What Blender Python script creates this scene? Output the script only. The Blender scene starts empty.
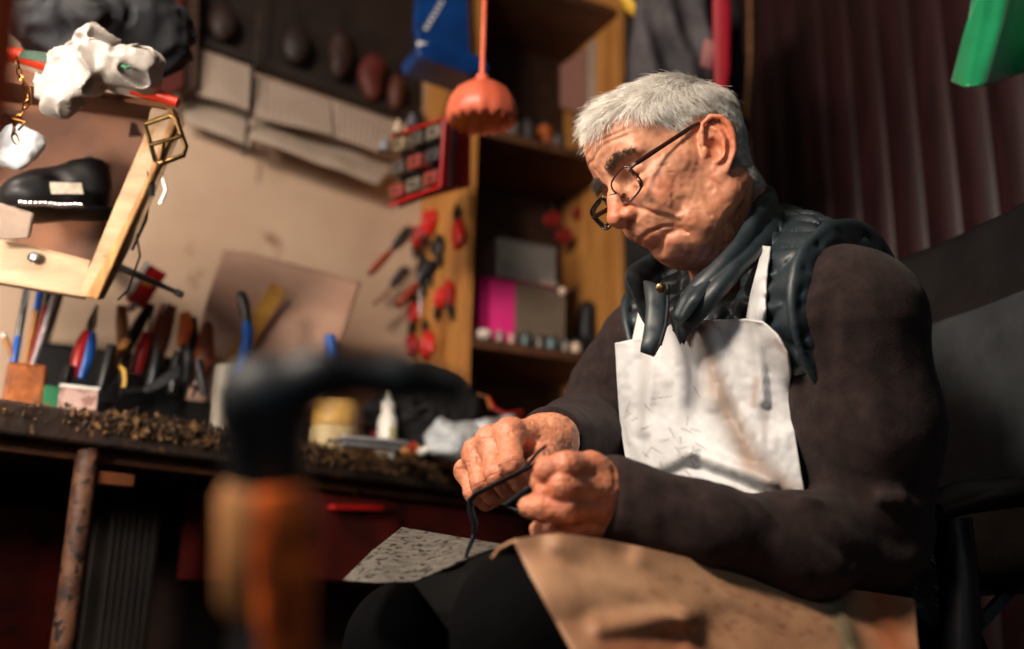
import bpy, math, random
import numpy as np
from math import sin, cos, pi, radians
from mathutils import Vector, Matrix, Quaternion
rng = np.random.default_rng(7)
random.seed(7)
SC = bpy.context.scene
COL = SC.collection
# ------------------------------------------------------------------ camera frame
FPX = 1000.0
CAM = np.array([0.0, 0.0, 0.53])
PITCH, ROLL = radians(15), radians(1.3)
_f = np.array([0, cos(PITCH), sin(PITCH)])
_u = np.array([0, -sin(PITCH), cos(PITCH)])
_r = np.array([1.0, 0, 0])
CR = _r * cos(ROLL) + _u * sin(ROLL)
CU = _u * cos(ROLL) - _r * sin(ROLL)
CF = _f
def P(px, py, d):
    "world point seen at pixel px,py at distance d along the view axis"
    return CAM + d * (CF + CR * (px - 512) / FPX - CU * (py - 324.5) / FPX)
def proj(p):
    v = np.asarray(p, float) - CAM
    d = v @ CF
    return 512 + FPX * (v @ CR) / d, 324.5 - FPX * (v @ CU) / d, d
def nrm(v):
    v = np.asarray(v, float)
    return v / (np.linalg.norm(v, axis=-1, keepdims=True) + 1e-12)
# ------------------------------------------------------------------ objects
def link(o, parent=None):
    COL.objects.link(o)
    if parent is not None:
        o.parent = parent
        o.matrix_parent_inverse = parent.matrix_world.inverted()
    return o
def tag(o, label=None, cat=None, group=None, kind=None):
    if label: o['label'] = label
    if cat: o['category'] = cat
    if group: o['group'] = group
    if kind: o['kind'] = kind
    return o
def thing(name, label, cat, loc, group=None, rot=None):
    o = bpy.data.objects.new(name, None)
    o.empty_display_size = 0.02
    o.location = [float(c) for c in loc]
    if rot is not None:
        o.rotation_mode = 'QUATERNION'; o.rotation_quaternion = rot
    COL.objects.link(o)
    q = o.rotation_quaternion.to_matrix().to_4x4() if rot is not None else Matrix.Identity(4)
    o.matrix_world = Matrix.Translation(o.location) @ q
    return tag(o, label, cat, group)
def mesh_np(name, V, F, mat, parent=None, smooth=True, local=False):
    V = np.asarray(V, float)
    me = bpy.data.meshes.new(name)
    if isinstance(F, np.ndarray):
        n, k = F.shape
        me.vertices.add(len(V)); me.vertices.foreach_set('co', V.astype(np.float32).ravel())
        me.loops.add(n * k); me.loops.foreach_set('vertex_index', F.astype(np.int32).ravel())
        me.polygons.add(n); me.polygons.foreach_set('loop_start', np.arange(0, n * k, k, dtype=np.int32))
        me.update(calc_edges=True); me.validate()
    else:
        me.from_pydata([tuple(v) for v in V], [], [tuple(int(i) for i in f) for f in F]); me.update()
    if smooth:
        me.polygons.foreach_set('use_smooth', np.ones(len(me.polygons), dtype=bool))
    o = bpy.data.objects.new(name, me)
    if mat is not None: me.materials.append(mat)
    COL.objects.link(o)
    if parent is not None:
        o.parent = parent
        if not local:
            # vertices are given in world space: bring them into the parent's space
            me.transform(parent_world(parent).inverted())
    return o
def parent_world(p):
    m = p.matrix_basis.copy()
    if p.type == 'EMPTY' and p.rotation_mode == 'QUATERNION':
        m = Matrix.Translation(p.location) @ p.rotation_quaternion.to_matrix().to_4x4()
    elif p.type == 'EMPTY':
        m = Matrix.Translation(p.location)
    q = p.parent
    return (parent_world(q) @ m) if q is not None else m
def vcol(o, name, C):
    a = o.data.color_attributes.new(name, 'FLOAT_COLOR', 'POINT')
    C = np.asarray(C, np.float32)
    if C.shape[1] == 3: C = np.concatenate([C, np.ones((len(C), 1), np.float32)], 1)
    a.data.foreach_set('color', C.ravel())
def frame_from(t, hint=(0, 0, 1)):
    t = nrm(t); h = np.asarray(hint, float)
    if abs(t @ nrm(h)) > .95: h = np.array([1.0, 0, 0])
    a = nrm(np.cross(h, t)); b = np.cross(t, a)
    return a, b, t
class MB:
    "collects shapes and builds one mesh object"
    def __init__(s): s.V = []; s.F = []
    def add(s, V, F):
        b = len(s.V); s.V += [tuple(map(float, v)) for v in V]; s.F += [tuple(int(i) + b for i in f) for f in F]; return s
    def box(s, c, h, R=None):
        "c centre, h half sizes, R 3x3 columns = axes"
        c = np.asarray(c, float); R = np.eye(3) if R is None else np.asarray(R)
        V = [c + R @ (np.array([x, y, z]) * h) for x in (-1, 1) for y in (-1, 1) for z in (-1, 1)]
        return s.add(V, [(0, 1, 3, 2), (4, 6, 7, 5), (0, 4, 5, 1), (2, 3, 7, 6), (0, 2, 6, 4), (1, 5, 7, 3)])
    def bar(s, a, b, w, t, up=(0, 0, 1)):
        a = np.asarray(a, float); b = np.asarray(b, float); l = np.linalg.norm(b - a)
        x, y, z = frame_from(b - a, up)
        return s.box((a + b) / 2, (w / 2, t / 2, l / 2), np.stack([x, y, z], 1))
    def tube(s, pts, r, n=10, cap=True, squash=1.0, up=(0, 0, 1)):
        pts = np.asarray(pts, float); m = len(pts)
        r = np.full(m, r, float) if np.isscalar(r) else np.asarray(r, float)
        V = []; F = []
        T = np.gradient(pts, axis=0)
        a, b, _ = frame_from(T[0], up)
        for i in range(m):
            t = nrm(T[i]); a = nrm(a - t * (a @ t)); b = np.cross(t, a)
            for k in range(n):
                q = 2 * pi * k / n
                V.append(pts[i] + r[i] * (cos(q) * a + squash * sin(q) * b))
        for i in range(m - 1):
            for k in range(n):
                k2 = (k + 1) % n
                F.append((i * n + k, i * n + k2, (i + 1) * n + k2, (i + 1) * n + k))
        if cap:
            F.append(tuple(range(n))[::-1]); F.append(tuple(range((m - 1) * n, m * n)))
        return s.add(V, F)
    def lathe(s, o, axis, prof, n=24, squash=1.0):
        "prof: list of (r, h) along axis from o"
        o = np.asarray(o, float); a, b, t = frame_from(axis)
        V = []; F = []; m = len(prof)
        for (r, h) in prof:
            for k in range(n):
                q = 2 * pi * k / n
                V.append(o + t * h + r * (cos(q) * a + squash * sin(q) * b))
        for i in range(m - 1):
            for k in range(n):
                k2 = (k + 1) % n
                F.append((i * n + k, i * n + k2, (i + 1) * n + k2, (i + 1) * n + k))
        if prof[0][0] > 1e-5: F.append(tuple(range(n))[::-1])
        if prof[-1][0] > 1e-5: F.append(tuple(range((m - 1) * n, m * n)))
        return s.add(V, F)
    def prism(s, poly, z0, z1, o=(0, 0, 0), R=None):
        "2-D outline extruded along the third axis of frame R"
        o = np.asarray(o, float); R = np.eye(3) if R is None else np.asarray(R); n = len(poly)
        V = [o + R @ np.array([x, y, z]) for z in (z0, z1) for (x, y) in poly]
        F = [tuple(range(n))[::-1], tuple(range(n, 2 * n))]
        F += [(i, (i + 1) % n, (i + 1) % n + n, i + n) for i in range(n)]
        return s.add(V, F)
    def grid(s, G):
        "G: array (a,b,3)"
        a, b = G.shape[:2]
        F = [(i * b + j, i * b + j + 1, (i + 1) * b + j + 1, (i + 1) * b + j) for i in range(a - 1) for j in range(b - 1)]
        return s.add(G.reshape(-1, 3), F)
    def build(s, name, mat, parent=None, smooth=True, bevel=0.0, seg=2, solid=0.0, sub=0, offset=-1):
        o = mesh_np(name, s.V, s.F, mat, parent, smooth)
        import bmesh as _b
        bm = _b.new(); bm.from_mesh(o.data)
        if not solid: _b.ops.recalc_face_normals(bm, faces=bm.faces)
        bm.to_mesh(o.data); bm.free()
        if smooth:
            o.data.set_sharp_from_angle(angle=radians(38))
        if solid:
            m = o.modifiers.new('solid', 'SOLIDIFY'); m.thickness = solid; m.offset = offset
        if bevel:
            m = o.modifiers.new('bevel', 'BEVEL'); m.width = bevel; m.segments = seg; m.limit_method = 'ANGLE'
        if sub:
            m = o.modifiers.new('sub', 'SUBSURF'); m.levels = sub; m.render_levels = sub
        return o
# ------------------------------------------------------------------ materials
def _mat(name):
    m = bpy.data.materials.new(name); m.use_nodes = True
    nt = m.node_tree; bs = nt.nodes['Principled BSDF']
    return m, nt, bs
def lin(c):
    "sRGB 0-255 to linear"
    c = np.array(c[:3], float) / 255
    return tuple(np.where(c <= .04045, c / 12.92, ((c + .055) / 1.055) ** 2.4)) + (1.0,)
MATS = {}
def M(name, c1, c2=None, scale=20, rough=.6, metal=0.0, bump=.2, bscale=None, detail=6, stretch=None, c3=None, c3t=.62, spec=.4,
      coat=0.0, sheen=0.0, lo=.35, hi=.65, dist=.002, alpha=1.0, trans=0.0, attr=None, sss=0.0, sssr=(.02, .006, .003)):
    "noise-mixed principled material"
    if name in MATS: return MATS[name]
    m, nt, bs = _mat(name); N = nt.nodes; L = nt.links
    tc = N.new('ShaderNodeTexCoord'); mp = N.new('ShaderNodeMapping')
    L.new(tc.outputs['Object'], mp.inputs['Vector'])
    if stretch: mp.inputs['Scale'].default_value = stretch
    nz = N.new('ShaderNodeTexNoise'); nz.inputs['Scale'].default_value = scale; nz.inputs['Detail'].default_value = detail
    nz.inputs['Roughness'].default_value = .6
    L.new(mp.outputs[0], nz.inputs['Vector'])
    mr = N.new('ShaderNodeMapRange'); mr.inputs['From Min'].default_value = lo; mr.inputs['From Max'].default_value = hi
    L.new(nz.outputs['Fac'], mr.inputs['Value'])
    mix = N.new('ShaderNodeMix'); mix.data_type = 'RGBA'
    mix.inputs['A'].default_value = lin(c1); mix.inputs['B'].default_value = lin(c2 or c1)
    L.new(mr.outputs[0], mix.inputs['Factor'])
    out = mix.outputs['Result']
    if attr:
        at = N.new('ShaderNodeAttribute'); at.attribute_name = attr
        mm = N.new('ShaderNodeMix'); mm.data_type = 'RGBA'; mm.blend_type = 'MULTIPLY'; mm.inputs['Factor'].default_value = 1
        L.new(out, mm.inputs['A']); L.new(at.outputs['Color'], mm.inputs['B']); out = mm.outputs['Result']
    if c3:
        n2 = N.new('ShaderNodeTexNoise'); n2.inputs['Scale'].default_value = scale * 2.3; n2.inputs['Detail'].default_value = 8
        L.new(tc.outputs['Object'], n2.inputs['Vector'])
        r2 = N.new('ShaderNodeMapRange'); r2.inputs['From Min'].default_value = c3t; r2.inputs['From Max'].default_value = c3t + .06
        L.new(n2.outputs['Fac'], r2.inputs['Value'])
        m2 = N.new('ShaderNodeMix'); m2.data_type = 'RGBA'; m2.inputs['B'].default_value = lin(c3)
        L.new(out, m2.inputs['A']); L.new(r2.outputs[0], m2.inputs['Factor']); out = m2.outputs['Result']
    L.new(out, bs.inputs['Base Color'])
    bs.inputs['Roughness'].default_value = rough; bs.inputs['Metallic'].default_value = metal
    bs.inputs['Specular IOR Level'].default_value = spec
    bs.inputs['Coat Weight'].default_value = coat; bs.inputs['Sheen Weight'].default_value = sheen
    bs.inputs['Transmission Weight'].default_value = trans; bs.inputs['Alpha'].default_value = alpha
    if sss:
        bs.inputs['Subsurface Weight'].default_value = sss; bs.inputs['Subsurface Radius'].default_value = sssr; bs.inputs['Subsurface Scale'].default_value = 1
    if bump:
        nb = N.new('ShaderNodeTexNoise'); nb.inputs['Scale'].default_value = bscale or scale * 3; nb.inputs['Detail'].default_value = 6
        L.new(mp.outputs[0], nb.inputs['Vector'])
        bp = N.new('ShaderNodeBump'); bp.inputs['Strength'].default_value = bump; bp.inputs['Distance'].default_value = dist
        L.new(nb.outputs['Fac'], bp.inputs['Height']); L.new(bp.outputs[0], bs.inputs['Normal'])
    MATS[name] = m
    return m
def emis(name, c, s):
    m, nt, bs = _mat(name); bs.inputs['Emission Color'].default_value = lin(c); bs.inputs['Emission Strength'].default_value = s
    bs.inputs['Base Color'].default_value = lin(c); return m
# ------------------------------------------------------------------ signed distance modelling
def smin(a, b, k):
    if k <= 0: return np.minimum(a, b)
    h = np.clip(.5 + .5 * (b - a) / k, 0, 1)
    return b + (a - b) * h - k * h * (1 - h)
def smax(a, b, k): return -smin(-a, -b, k)
def cap(p, a, b, ra, rb=None):
    rb = ra if rb is None else rb
    a = np.asarray(a, float); d = np.asarray(b, float) - a
    t = np.clip((p - a) @ d / (d @ d + 1e-12), 0, 1)
    return np.linalg.norm(p - a - t[:, None] * d, axis=1) - (ra + (rb - ra) * t)
def ell(p, c, r, R=None):
    q = p - np.asarray(c, float)
    if R is not None: q = q @ R
    r = np.asarray(r, float)
    k0 = np.linalg.norm(q / r, axis=1); k1 = np.linalg.norm(q / (r * r), axis=1)
    return np.where(k1 > 1e-9, k0 * (k0 - 1) / (k1 + 1e-9), -min(r))
def chain(p, pts, r, k=0.0):
    d = None
    for i in range(len(pts) - 1):
        e = cap(p, pts[i], pts[i + 1], r[i] if not np.isscalar(r) else r, r[i + 1] if not np.isscalar(r) else r)
        d = e if d is None else (np.minimum(d, e) if k == 0 else smin(d, e, k))
    return d
_perm = rng.random((64, 64, 64))
def vnoise(p, s):
    "value noise 0..1"
    q = p * s; i = np.floor(q).astype(int); f = q - i; f = f * f * (3 - 2 * f); i &= 63; j = (i + 1) & 63
    g = lambda a, b, c: _perm[a[:, 0], b[:, 1], c[:, 2]]
    x, y, z = f.T
    return ((g(i, i, i) * (1 - x) + g(j, i, i) * x) * (1 - y) + (g(i, j, i) * (1 - x) + g(j, j, i) * x) * y) * (1 - z) + \
           ((g(i, i, j) * (1 - x) + g(j, i, j) * x) * (1 - y) + (g(i, j, j) * (1 - x) + g(j, j, j) * x) * y) * z
def sdf_mesh(fn, lo, hi, h, B=16):
    "sparse surface nets: vertices, quads"
    lo = np.asarray(lo, float); hi = np.asarray(hi, float)
    nb = np.ceil((hi - lo) / (h * B)).astype(int)
    g = np.stack(np.meshgrid(*[np.arange(n) for n in nb], indexing='ij'), -1).reshape(-1, 3)
    cen = lo + (g + .5) * B * h
    d = np.concatenate([fn(c) for c in np.array_split(cen, max(1, len(cen) // 20000 + 1))])
    g = g[np.abs(d) < B * h * .5 * 1.75 * 1.35 + .004]
    ar = np.arange(B + 1)
    loc = np.stack(np.meshgrid(ar, ar, ar, indexing='ij'), -1).reshape(-1, 3)
    keys = []; pos = []; quads = []
    DIM = int(max(nb)) * B + 4
    K = lambda c: (c[..., 0] * DIM + c[..., 1]) * DIM + c[..., 2]
    n1 = B + 1
    for blk in g:
        base = blk * B
        v = fn(lo + (base + loc) * h).reshape(n1, n1, n1)
        s = v < 0
        if s.all() or not s.any(): continue
        # cells
        acc = np.zeros((B, B, B, 3)); cnt = np.zeros((B, B, B))
        for ax in range(3):
            o1, o2 = [a for a in range(3) if a != ax]
            for da in (0, 1):
                for db in (0, 1):
                    i0 = [slice(0, B)] * 3; i1 = [slice(0, B)] * 3
                    i0[o1] = slice(da, B + da); i0[o2] = slice(db, B + db)
                    i1[o1] = slice(da, B + da); i1[o2] = slice(db, B + db); i1[ax] = slice(1, B + 1)
                    a = v[tuple(i0)]; b = v[tuple(i1)]
                    c = (a < 0) != (b < 0)
                    t = np.where(c, a / np.where(c, a - b, 1), 0)
                    acc[..., ax] += np.where(c, t, 0); acc[..., o1] += c * da; acc[..., o2] += c * db; cnt += c
        act = np.argwhere(cnt > 0)
        p = acc[act[:, 0], act[:, 1], act[:, 2]] / cnt[act[:, 0], act[:, 1], act[:, 2]][:, None]
        keys.append(K(act + base)); pos.append(lo + (act + base + p) * h)
        for ax in range(3):
            o1, o2 = [a for a in range(3) if a != ax]
            i0 = [slice(0, B)] * 3; i1 = [slice(0, B)] * 3; i1[ax] = slice(1, B + 1)
            a = s[tuple(i0)]; b = s[tuple(i1)]
            e = np.argwhere(a != b)
            if not len(e): continue
            e2 = e + base
            ok = (e2[:, o1] > 0) & (e2[:, o2] > 0); e = e[ok]; e2 = e2[ok]
            fl = a[e[:, 0], e[:, 1], e[:, 2]]
            u = np.zeros(3, int); u[o1] = 1; w = np.zeros(3, int); w[o2] = 1
            q = np.stack([K(e2), K(e2 - u), K(e2 - u - w), K(e2 - w)], 1)
            flip = fl ^ (ax == 1)
            q[~flip] = q[~flip][:, ::-1]
            quads.append(q)
    keys = np.concatenate(keys); pos = np.concatenate(pos); quads = np.concatenate(quads)
    o = np.argsort(keys); ks = keys[o]; pos = pos[o]
    idx = np.searchsorted(ks, quads); idx = np.clip(idx, 0, len(ks) - 1)
    good = (ks[idx] == quads).all(1)
    return pos, idx[good]
def relax(V, F, n=1, lam=.5):
    E = np.concatenate([F[:, [0, 1]], F[:, [1, 2]], F[:, [2, 3]], F[:, [3, 0]]])
    for _ in range(n):
        S = np.zeros_like(V); c = np.zeros(len(V))
        np.add.at(S, E[:, 0], V[E[:, 1]]); np.add.at(S, E[:, 1], V[E[:, 0]])
        np.add.at(c, E[:, 0], 1); np.add.at(c, E[:, 1], 1)
        V = V + lam * (S / np.maximum(c, 1)[:, None] - V)
    return V
def drop(V, F, keep):
    "keep faces whose vertices are all kept"
    F = F[keep[F].all(1)]
    u, inv = np.unique(F, return_inverse=True)
    return V[u], inv.reshape(F.shape), u
def skin_material():
    m = M('skin', (214, 156, 124), (196, 132, 102), scale=45, rough=.46, bump=.35, bscale=900, dist=.0006, attr='tint', sss=.18, sssr=(.010, .004, .002), spec=.45)
    return m
SKIN = skin_material()
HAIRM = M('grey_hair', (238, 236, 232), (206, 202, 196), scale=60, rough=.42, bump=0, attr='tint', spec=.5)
BROWM = M('brow_hair', (92, 80, 72), (60, 52, 48), scale=60, rough=.5, bump=0, attr='tint')
# ------------------------------------------------------------------ head pose
HEAD_ROLL, HEAD_YAW, HEAD_DX, HEAD_DY = -1.5, 3, .004, -.003
HC = np.array([0.2045, 1.1450, 1.0319])
HR = np.array([[-0.8547, 0.2442, -0.4582], [-0.2818, -0.9594, 0.0143], [-0.4361, 0.1413, 0.8888]])  # columns fwd, left, up
_uu, _ss, _vv = np.linalg.svd(HR); HR = _uu @ _vv
def _rot(ax, a):
    return np.array(Matrix.Rotation(a, 3, Vector(ax)))
_piv = HC + HR @ np.array([0, .07, 0])
_Q = _rot(CF, radians(HEAD_ROLL)) @ _rot((0, 0, 1), radians(HEAD_YAW))
HR = _Q @ HR; HC = _piv + _Q @ (HC - _piv) + CR * HEAD_DX + CU * HEAD_DY
def hloc(p): return (p - HC) @ HR
def hw(q): return HC + np.asarray(q, float) @ HR.T
NECK0 = hloc(P(765, 262, 1.33)[None])[0]      # base of the neck at the back
NECK1 = hloc(P(728, 292, 1.29)[None])[0]      # pit of the throat
def groove(d, q, pts, w, depth):
    e = chain(q, pts, 0.0)
    return d + depth * np.exp(-(e / w) ** 2)
def ridge(d, q, pts, w, h):
    return groove(d, q, pts, w, -h)
def ear_sdf(p, side):
    "p local head coords with y mirrored so that +y is outward"
    # ear plane: origin at tragion, x back along ear, tilt outwards towards the rear
    a = radians(30); t = radians(18)
    o = np.array([.008, .0720, -.004])
    ex = np.array([-cos(a), sin(a), 0])            # rearwards
    ez = np.array([0, .12, 1.0]); ez /= np.linalg.norm(ez)
    en = nrm(np.cross(ez, ex)) * -1
    if en[1] < 0: en = -en
    # tilt in plane: ear top leans back
    e1 = ex * cos(t) - ez * sin(t); e2 = ez * cos(t) + ex * sin(t)
    q = (p - o) / 1.08
    x, z, y = q @ e1, q @ e2, q @ en
    Q = np.stack([x, y, z], 1)
    # outline in (x,z)
    H = [(-.002, .004, .008), (-.001, .005, .020), (.003, .006, .030), (.012, .006, .036), (.022, .005, .034), (.029, .004, .024), (.031, .003, .010), (.029, .003, -.004), (.023, .003, -.016), (.016, .003, -.025)]
    d = chain(Q, [np.array(v) for v in H], [.003, .0033, .0034, .0034, .0033, .0035, .0035, .0033, .003, .003])
    body = ell(Q, (.014, -.001, .008), (.0175, .0045, .031))
    d = smin(d, body, .003)
    lobe = ell(Q, (.010, .001, -.027), (.0085, .0042, .0105))
    d = smin(d, lobe, .006)
    A = [(.009, .003, .027), (.017, .0035, .020), (.021, .004, .008), (.018, .0045, -.006), (.010, .0045, -.015)]
    d = smin(d, chain(Q, [np.array(v) for v in A], [.002, .0028, .003, .003, .003]), .003)
    conch = ell(Q, (.0085, .005, .001), (.0090, .0095, .0130))
    d = smax(d, -conch, .003)
    tr = ell(Q, (-.001, .003, -.001), (.004, .0045, .0065))
    d = smin(d, tr, .003)
    fossa = chain(Q, [np.array(v) for v in [(.005, .006, .026), (.014, .0065, .030), (.023, .006, .024), (.026, .0055, .008), (.023, .0055, -.006)]], .0022)
    d = smax(d, -fossa, .002)
    back = ell(Q, (.002, -.009, .006), (.009, .008, .022))
    d = smin(d, back, .005)
    return d * 1.08
def head_sdf(p, detail=True):
    q = hloc(p)
    far = np.linalg.norm(q - [.0, 0, 0], axis=1)
    s = q.copy(); sd = np.where(q[:, 1] >= 0, 1.0, -1.0); s[:, 1] = np.abs(q[:, 1])
    lo = np.clip(-.036 - s[:, 2], 0, 1)
    wx = np.clip((s[:, 0] - .0) / .06, 0, 1)
    s[:, 0] = s[:, 0] + .30 * lo * wx; s[:, 2] = s[:, 2] - .16 * lo * wx
    d = ell(s, (-.010, 0, .045), (.099, .077, .084))
    d = smin(d, ell(s, (.022, 0, .048), (.070, .062, .066)), .02)
    d = smin(d, ell(s, (.028, 0, -.025), (.062, .060, .078)), .025)
    d = smin(d, ell(s, (.066, 0, -.042), (.036, .034, .036)), .02)
    d = smin(d, ell(s, (.048, 0, .066), (.049, .048, .040)), .02)
    # temple hollow
    d = smax(d, -ell(s, (.050, .088, .040), (.030, .020, .026)), .02)
    # cheekbone
    d = smin(d, cap(s, (.064, .040, -.006), (.030, .060, .002), .0125, .008), .018)
    d = smin(d, ell(s, (.066, .034, -.026), (.020, .017, .018)), .014)
    # jaw and chin
    d = smin(d, cap(s, (-.002, .056, -.055), (.060, .028, -.092), .014, .015), .022)
    d = smin(d, cap(s, (.002, .060, -.015), (-.002, .056, -.055), .012, .012), .022)
    d = smin(d, ell(s, (.073, 0, -.091), (.021, .023, .016)), .016)
    d = smin(d, ell(s, (.048, .043, -.074), (.024, .014, .022)), .012)     # jowl
    d = smin(d, ell(s, (.080, .016, -.083), (.010, .010, .010)), .010)
    # under-chin fold
    d = smin(d, ell(s, (.038, 0, -.098), (.036, .034, .020)), .020)
    # brow ridge
    d = smin(d, cap(s, (.083, .008, .038), (.070, .046, .037), .0105, .008), .014)
    # eye sockets
    d = smax(d, -ell(s, (.096, .033, .018), (.019, .0165, .0125)), .010)
    d = smax(d, -ell(s, (.092, .018, .016), (.012, .008, .010)), .008)
    # lids over the eyeball
    d = smin(d, ell(s, (.0715, .032, .0165), (.0135, .0145, .0125)), .004)
    d = smax(d, -ell(s, (.0860, .0325, .0100), (.0070, .0118, .0030)), .0012)
    # bag under the eye
    d = smin(d, ell(s, (.079, .032, .0015), (.0075, .013, .0045)), .006)
    # nose
    d = smin(d, cap(s, (.084, 0, .026), (.101, 0, .004), .0085, .0095), .010)
    d = smin(d, cap(s, (.099, 0, .006), (.1135, 0, -.0185), .0085, .0118), .007)
    d = smin(d, ell(s, (.101, .0130, -.0225), (.0110, .0068, .0082)), .005)
    d = smax(d, -ell(s, (.1045, .0068, -.0335), (.0055, .0032, .0045)), .003)
    # lips
    d = smin(d, chain(s, [np.array((.0965, 0, -.0500)), np.array((.0925, .014, -.0512)), np.array((.0825, .0255, -.0575))], [.0062, .0052, .003]), .006)
    d = smin(d, chain(s, [np.array((.0930, 0, -.0615)), np.array((.0895, .013, -.0620)), np.array((.0800, .0245, -.0620))], [.0072, .006, .003]), .006)
    # hollow between lip and chin
    d = smax(d, -ell(s, (.104, 0, -.0735), (.013, .016, .0055)), .008)
    # mouth line turned down at the corner
    d = groove(d, s, [np.array((.1035, 0, -.0558)), np.array((.0975, .014, -.0560)), np.array((.0870, .0255, -.0595)), np.array((.0800, .0305, -.0660))], .0017, .0075)
    # ears
    m = (np.abs(q[:, 0]) < .07) & (s[:, 1] > .045)
    if m.any():
        e = ear_sdf(np.stack([q[m][:, 0], s[m][:, 1], q[m][:, 2]], 1), 1); dm = d[m]; d[m] = smin(dm, e, .004)
    # neck (head coords)
    n0, n1 = NECK0, NECK1
    d2 = cap(q, (-.038, 0, -.010), n0, .050, .050)
    d2 = smin(d2, cap(q, (-.006, 0, -.066), n1, .042, .043), .03)
    # larynx and neck cords
    d2 = smin(d2, cap(q, (.016, .004, -.094), n1 + np.array([.008, 0, 0]), .018, .016), .018)
    d2 = smin(d2, cap(q, (-.030, .058, -.045), n1 + np.array([.002, .02, .0]), .013, .013), .010)
    d2 = smin(d2, cap(q, (.012, .030, -.092), n1 + np.array([.004, .024, .004]), .009, .008), .007)
    d = smin(d, d2, .016)
    if detail:
        near = (np.abs(d) < .02) & (far < .2)
        if near.any():
            t = s[near]; e = d[near]; qq = q[near]
            A = lambda *v: [np.array(a) for a in v]
            # nasolabial fold, marionette line, jowl line
            e = groove(e, t, A((.101, .021, -.0165), (.091, .031, -.034), (.082, .036, -.052), (.076, .038, -.066)), .0024, .0030)
            e = ridge(e, t, A((.094, .031, -.024), (.082, .039, -.042), (.074, .043, -.060)), .0050, .0018)
            e = groove(e, t, A((.080, .031, -.066), (.072, .034, -.084), (.064, .036, -.096)), .0022, .0024)
            e = groove(e, t, A((.066, .050, -.034), (.058, .054, -.056), (.046, .056, -.078)), .0032, .0018)
            e = groove(e, t, A((.050, .058, -.030), (.042, .062, -.052), (.030, .062, -.072)), .003, .0014)
            e = groove(e, t, A((.022, .068, -.024), (.016, .068, -.046), (.004, .064, -.066)), .0028, .0013)
            # lid crease and slit, tear trough
            e = groove(e, t, A((.083, .020, .0195), (.0855, .032, .0245), (.078, .046, .0190)), .0015, .0022)
            e = groove(e, t, A((.090, .016, .006), (.084, .030, -.0045), (.075, .043, -.003)), .0020, .0020)
            e = groove(e, t, A((.082, .030, -.010), (.073, .045, -.009)), .0018, .0006)
            # crow's feet
            for (x1, z1), (x2, z2) in (((.0745, .017), (.058, .026)), ((.0745, .013), (.056, .014)), ((.0745, .008), (.056, .001)), ((.072, .004), (.054, -.012))):
                e = groove(e, t, A((x1, .049, z1), (x2, .0615, z2)), .0014, .0013)
            # frown and forehead lines
            e = groove(e, t, A((.1005, .0065, .032), (.1000, .008, .050)), .0020, .0022)
            for k, (z, dp) in enumerate(((.060, .0016), (.070, .0018), (.081, .0013))):
                zz = t[:, 2] - (z + .004 * np.sin(t[:, 1] * 70 + k) - .10 * (t[:, 1] - .01) ** 2 * 20)
                e = e + dp * np.exp(-(zz / .0019) ** 2) * (t[:, 0] > .045) * np.clip((.058 - t[:, 1]) / .02, 0, 1)
            # skin under the ear and along the neck
            e = e + .0003 * np.sin(qq[:, 0] * 520 + 40 * qq[:, 2]) * np.clip((-.075 - qq[:, 2]) / .03, 0, 1)
            e = e + .0013 * (vnoise(qq, 70) - .5) + .0012 * (vnoise(qq + 3, 190) - .5)
            d[near] = e
    return d
def scalp_mask(q):
    "0..1 where hair grows, head-local coordinates"
    x, y, z = q[:, 0], np.abs(q[:, 1]), q[:, 2]
    line = np.interp(x, [-.11, -.06, -.030, -.015, .012, .020, .034, .045, .058, .070, .10], [-.040, -.052, -.050, .034, .042, .030, .042, .062, .086, .092, .086])
    line = line + .004 * np.sin(q[:, 1] * 130) + np.where((q[:, 1] < .0) & (x > .03), .012, 0) + np.where((y < .045) & (x > .05), .0, 0)
    return z > line
def grow(roots, nor, flow, length, seg, lift, fn, r0, curl=.0, grav=(0, 0, -1), gw=.1, jit=.15):
    "grow strands that keep clear of the skin; returns V,F,ids"
    n = len(roots); pts = [roots - nor * .002]
    step = (length / seg)[:, None]
    p = roots.copy(); dirn = nrm(flow + nor * lift[:, None] + rng.normal(0, jit, (n, 3)))
    wob = rng.normal(0, curl, (n, 3))
    for i in range(seg):
        p = p + dirn * step
        d = fn(p); eps = .001
        g = np.stack([fn(p + np.eye(3)[k] * eps) - d for k in range(3)], 1) / eps
        push = np.clip(.0012 + .0020 * lift - d, 0, .02)
        p = p + nrm(g) * push[:, None]
        pts.append(p)
        dirn = nrm(dirn + wob + np.asarray(grav) * gw - nrm(g) * (d > .003)[:, None] * .10)
    pts = np.stack(pts, 1)                              # n, seg+1, 3
    m = seg + 1
    T = nrm(np.gradient(pts, axis=1)); a = nrm(np.cross(T, rng.normal(0, 1, (n, 1, 3)))); b = np.cross(T, a)
    rr = (r0 * np.linspace(1, .25, m))[None, :, None] * np.ones((n, 1, 1))
    V = np.stack([pts + rr * (cos(2 * pi * k / 3) * a + sin(2 * pi * k / 3) * b) for k in range(3)], 2)   # n,m,3,3
    base = (np.arange(n) * m * 3)[:, None, None]
    i = np.arange(m - 1)[None, :, None] * 3; k = np.arange(3)[None, None, :]; k2 = (k + 1) % 3
    F = np.stack([base + i + k, base + i + k2, base + i + 3 + k2, base + i + 3 + k], -1).reshape(-1, 4)
    return V.reshape(-1, 3), F, np.repeat(np.arange(n), m * 3)
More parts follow.
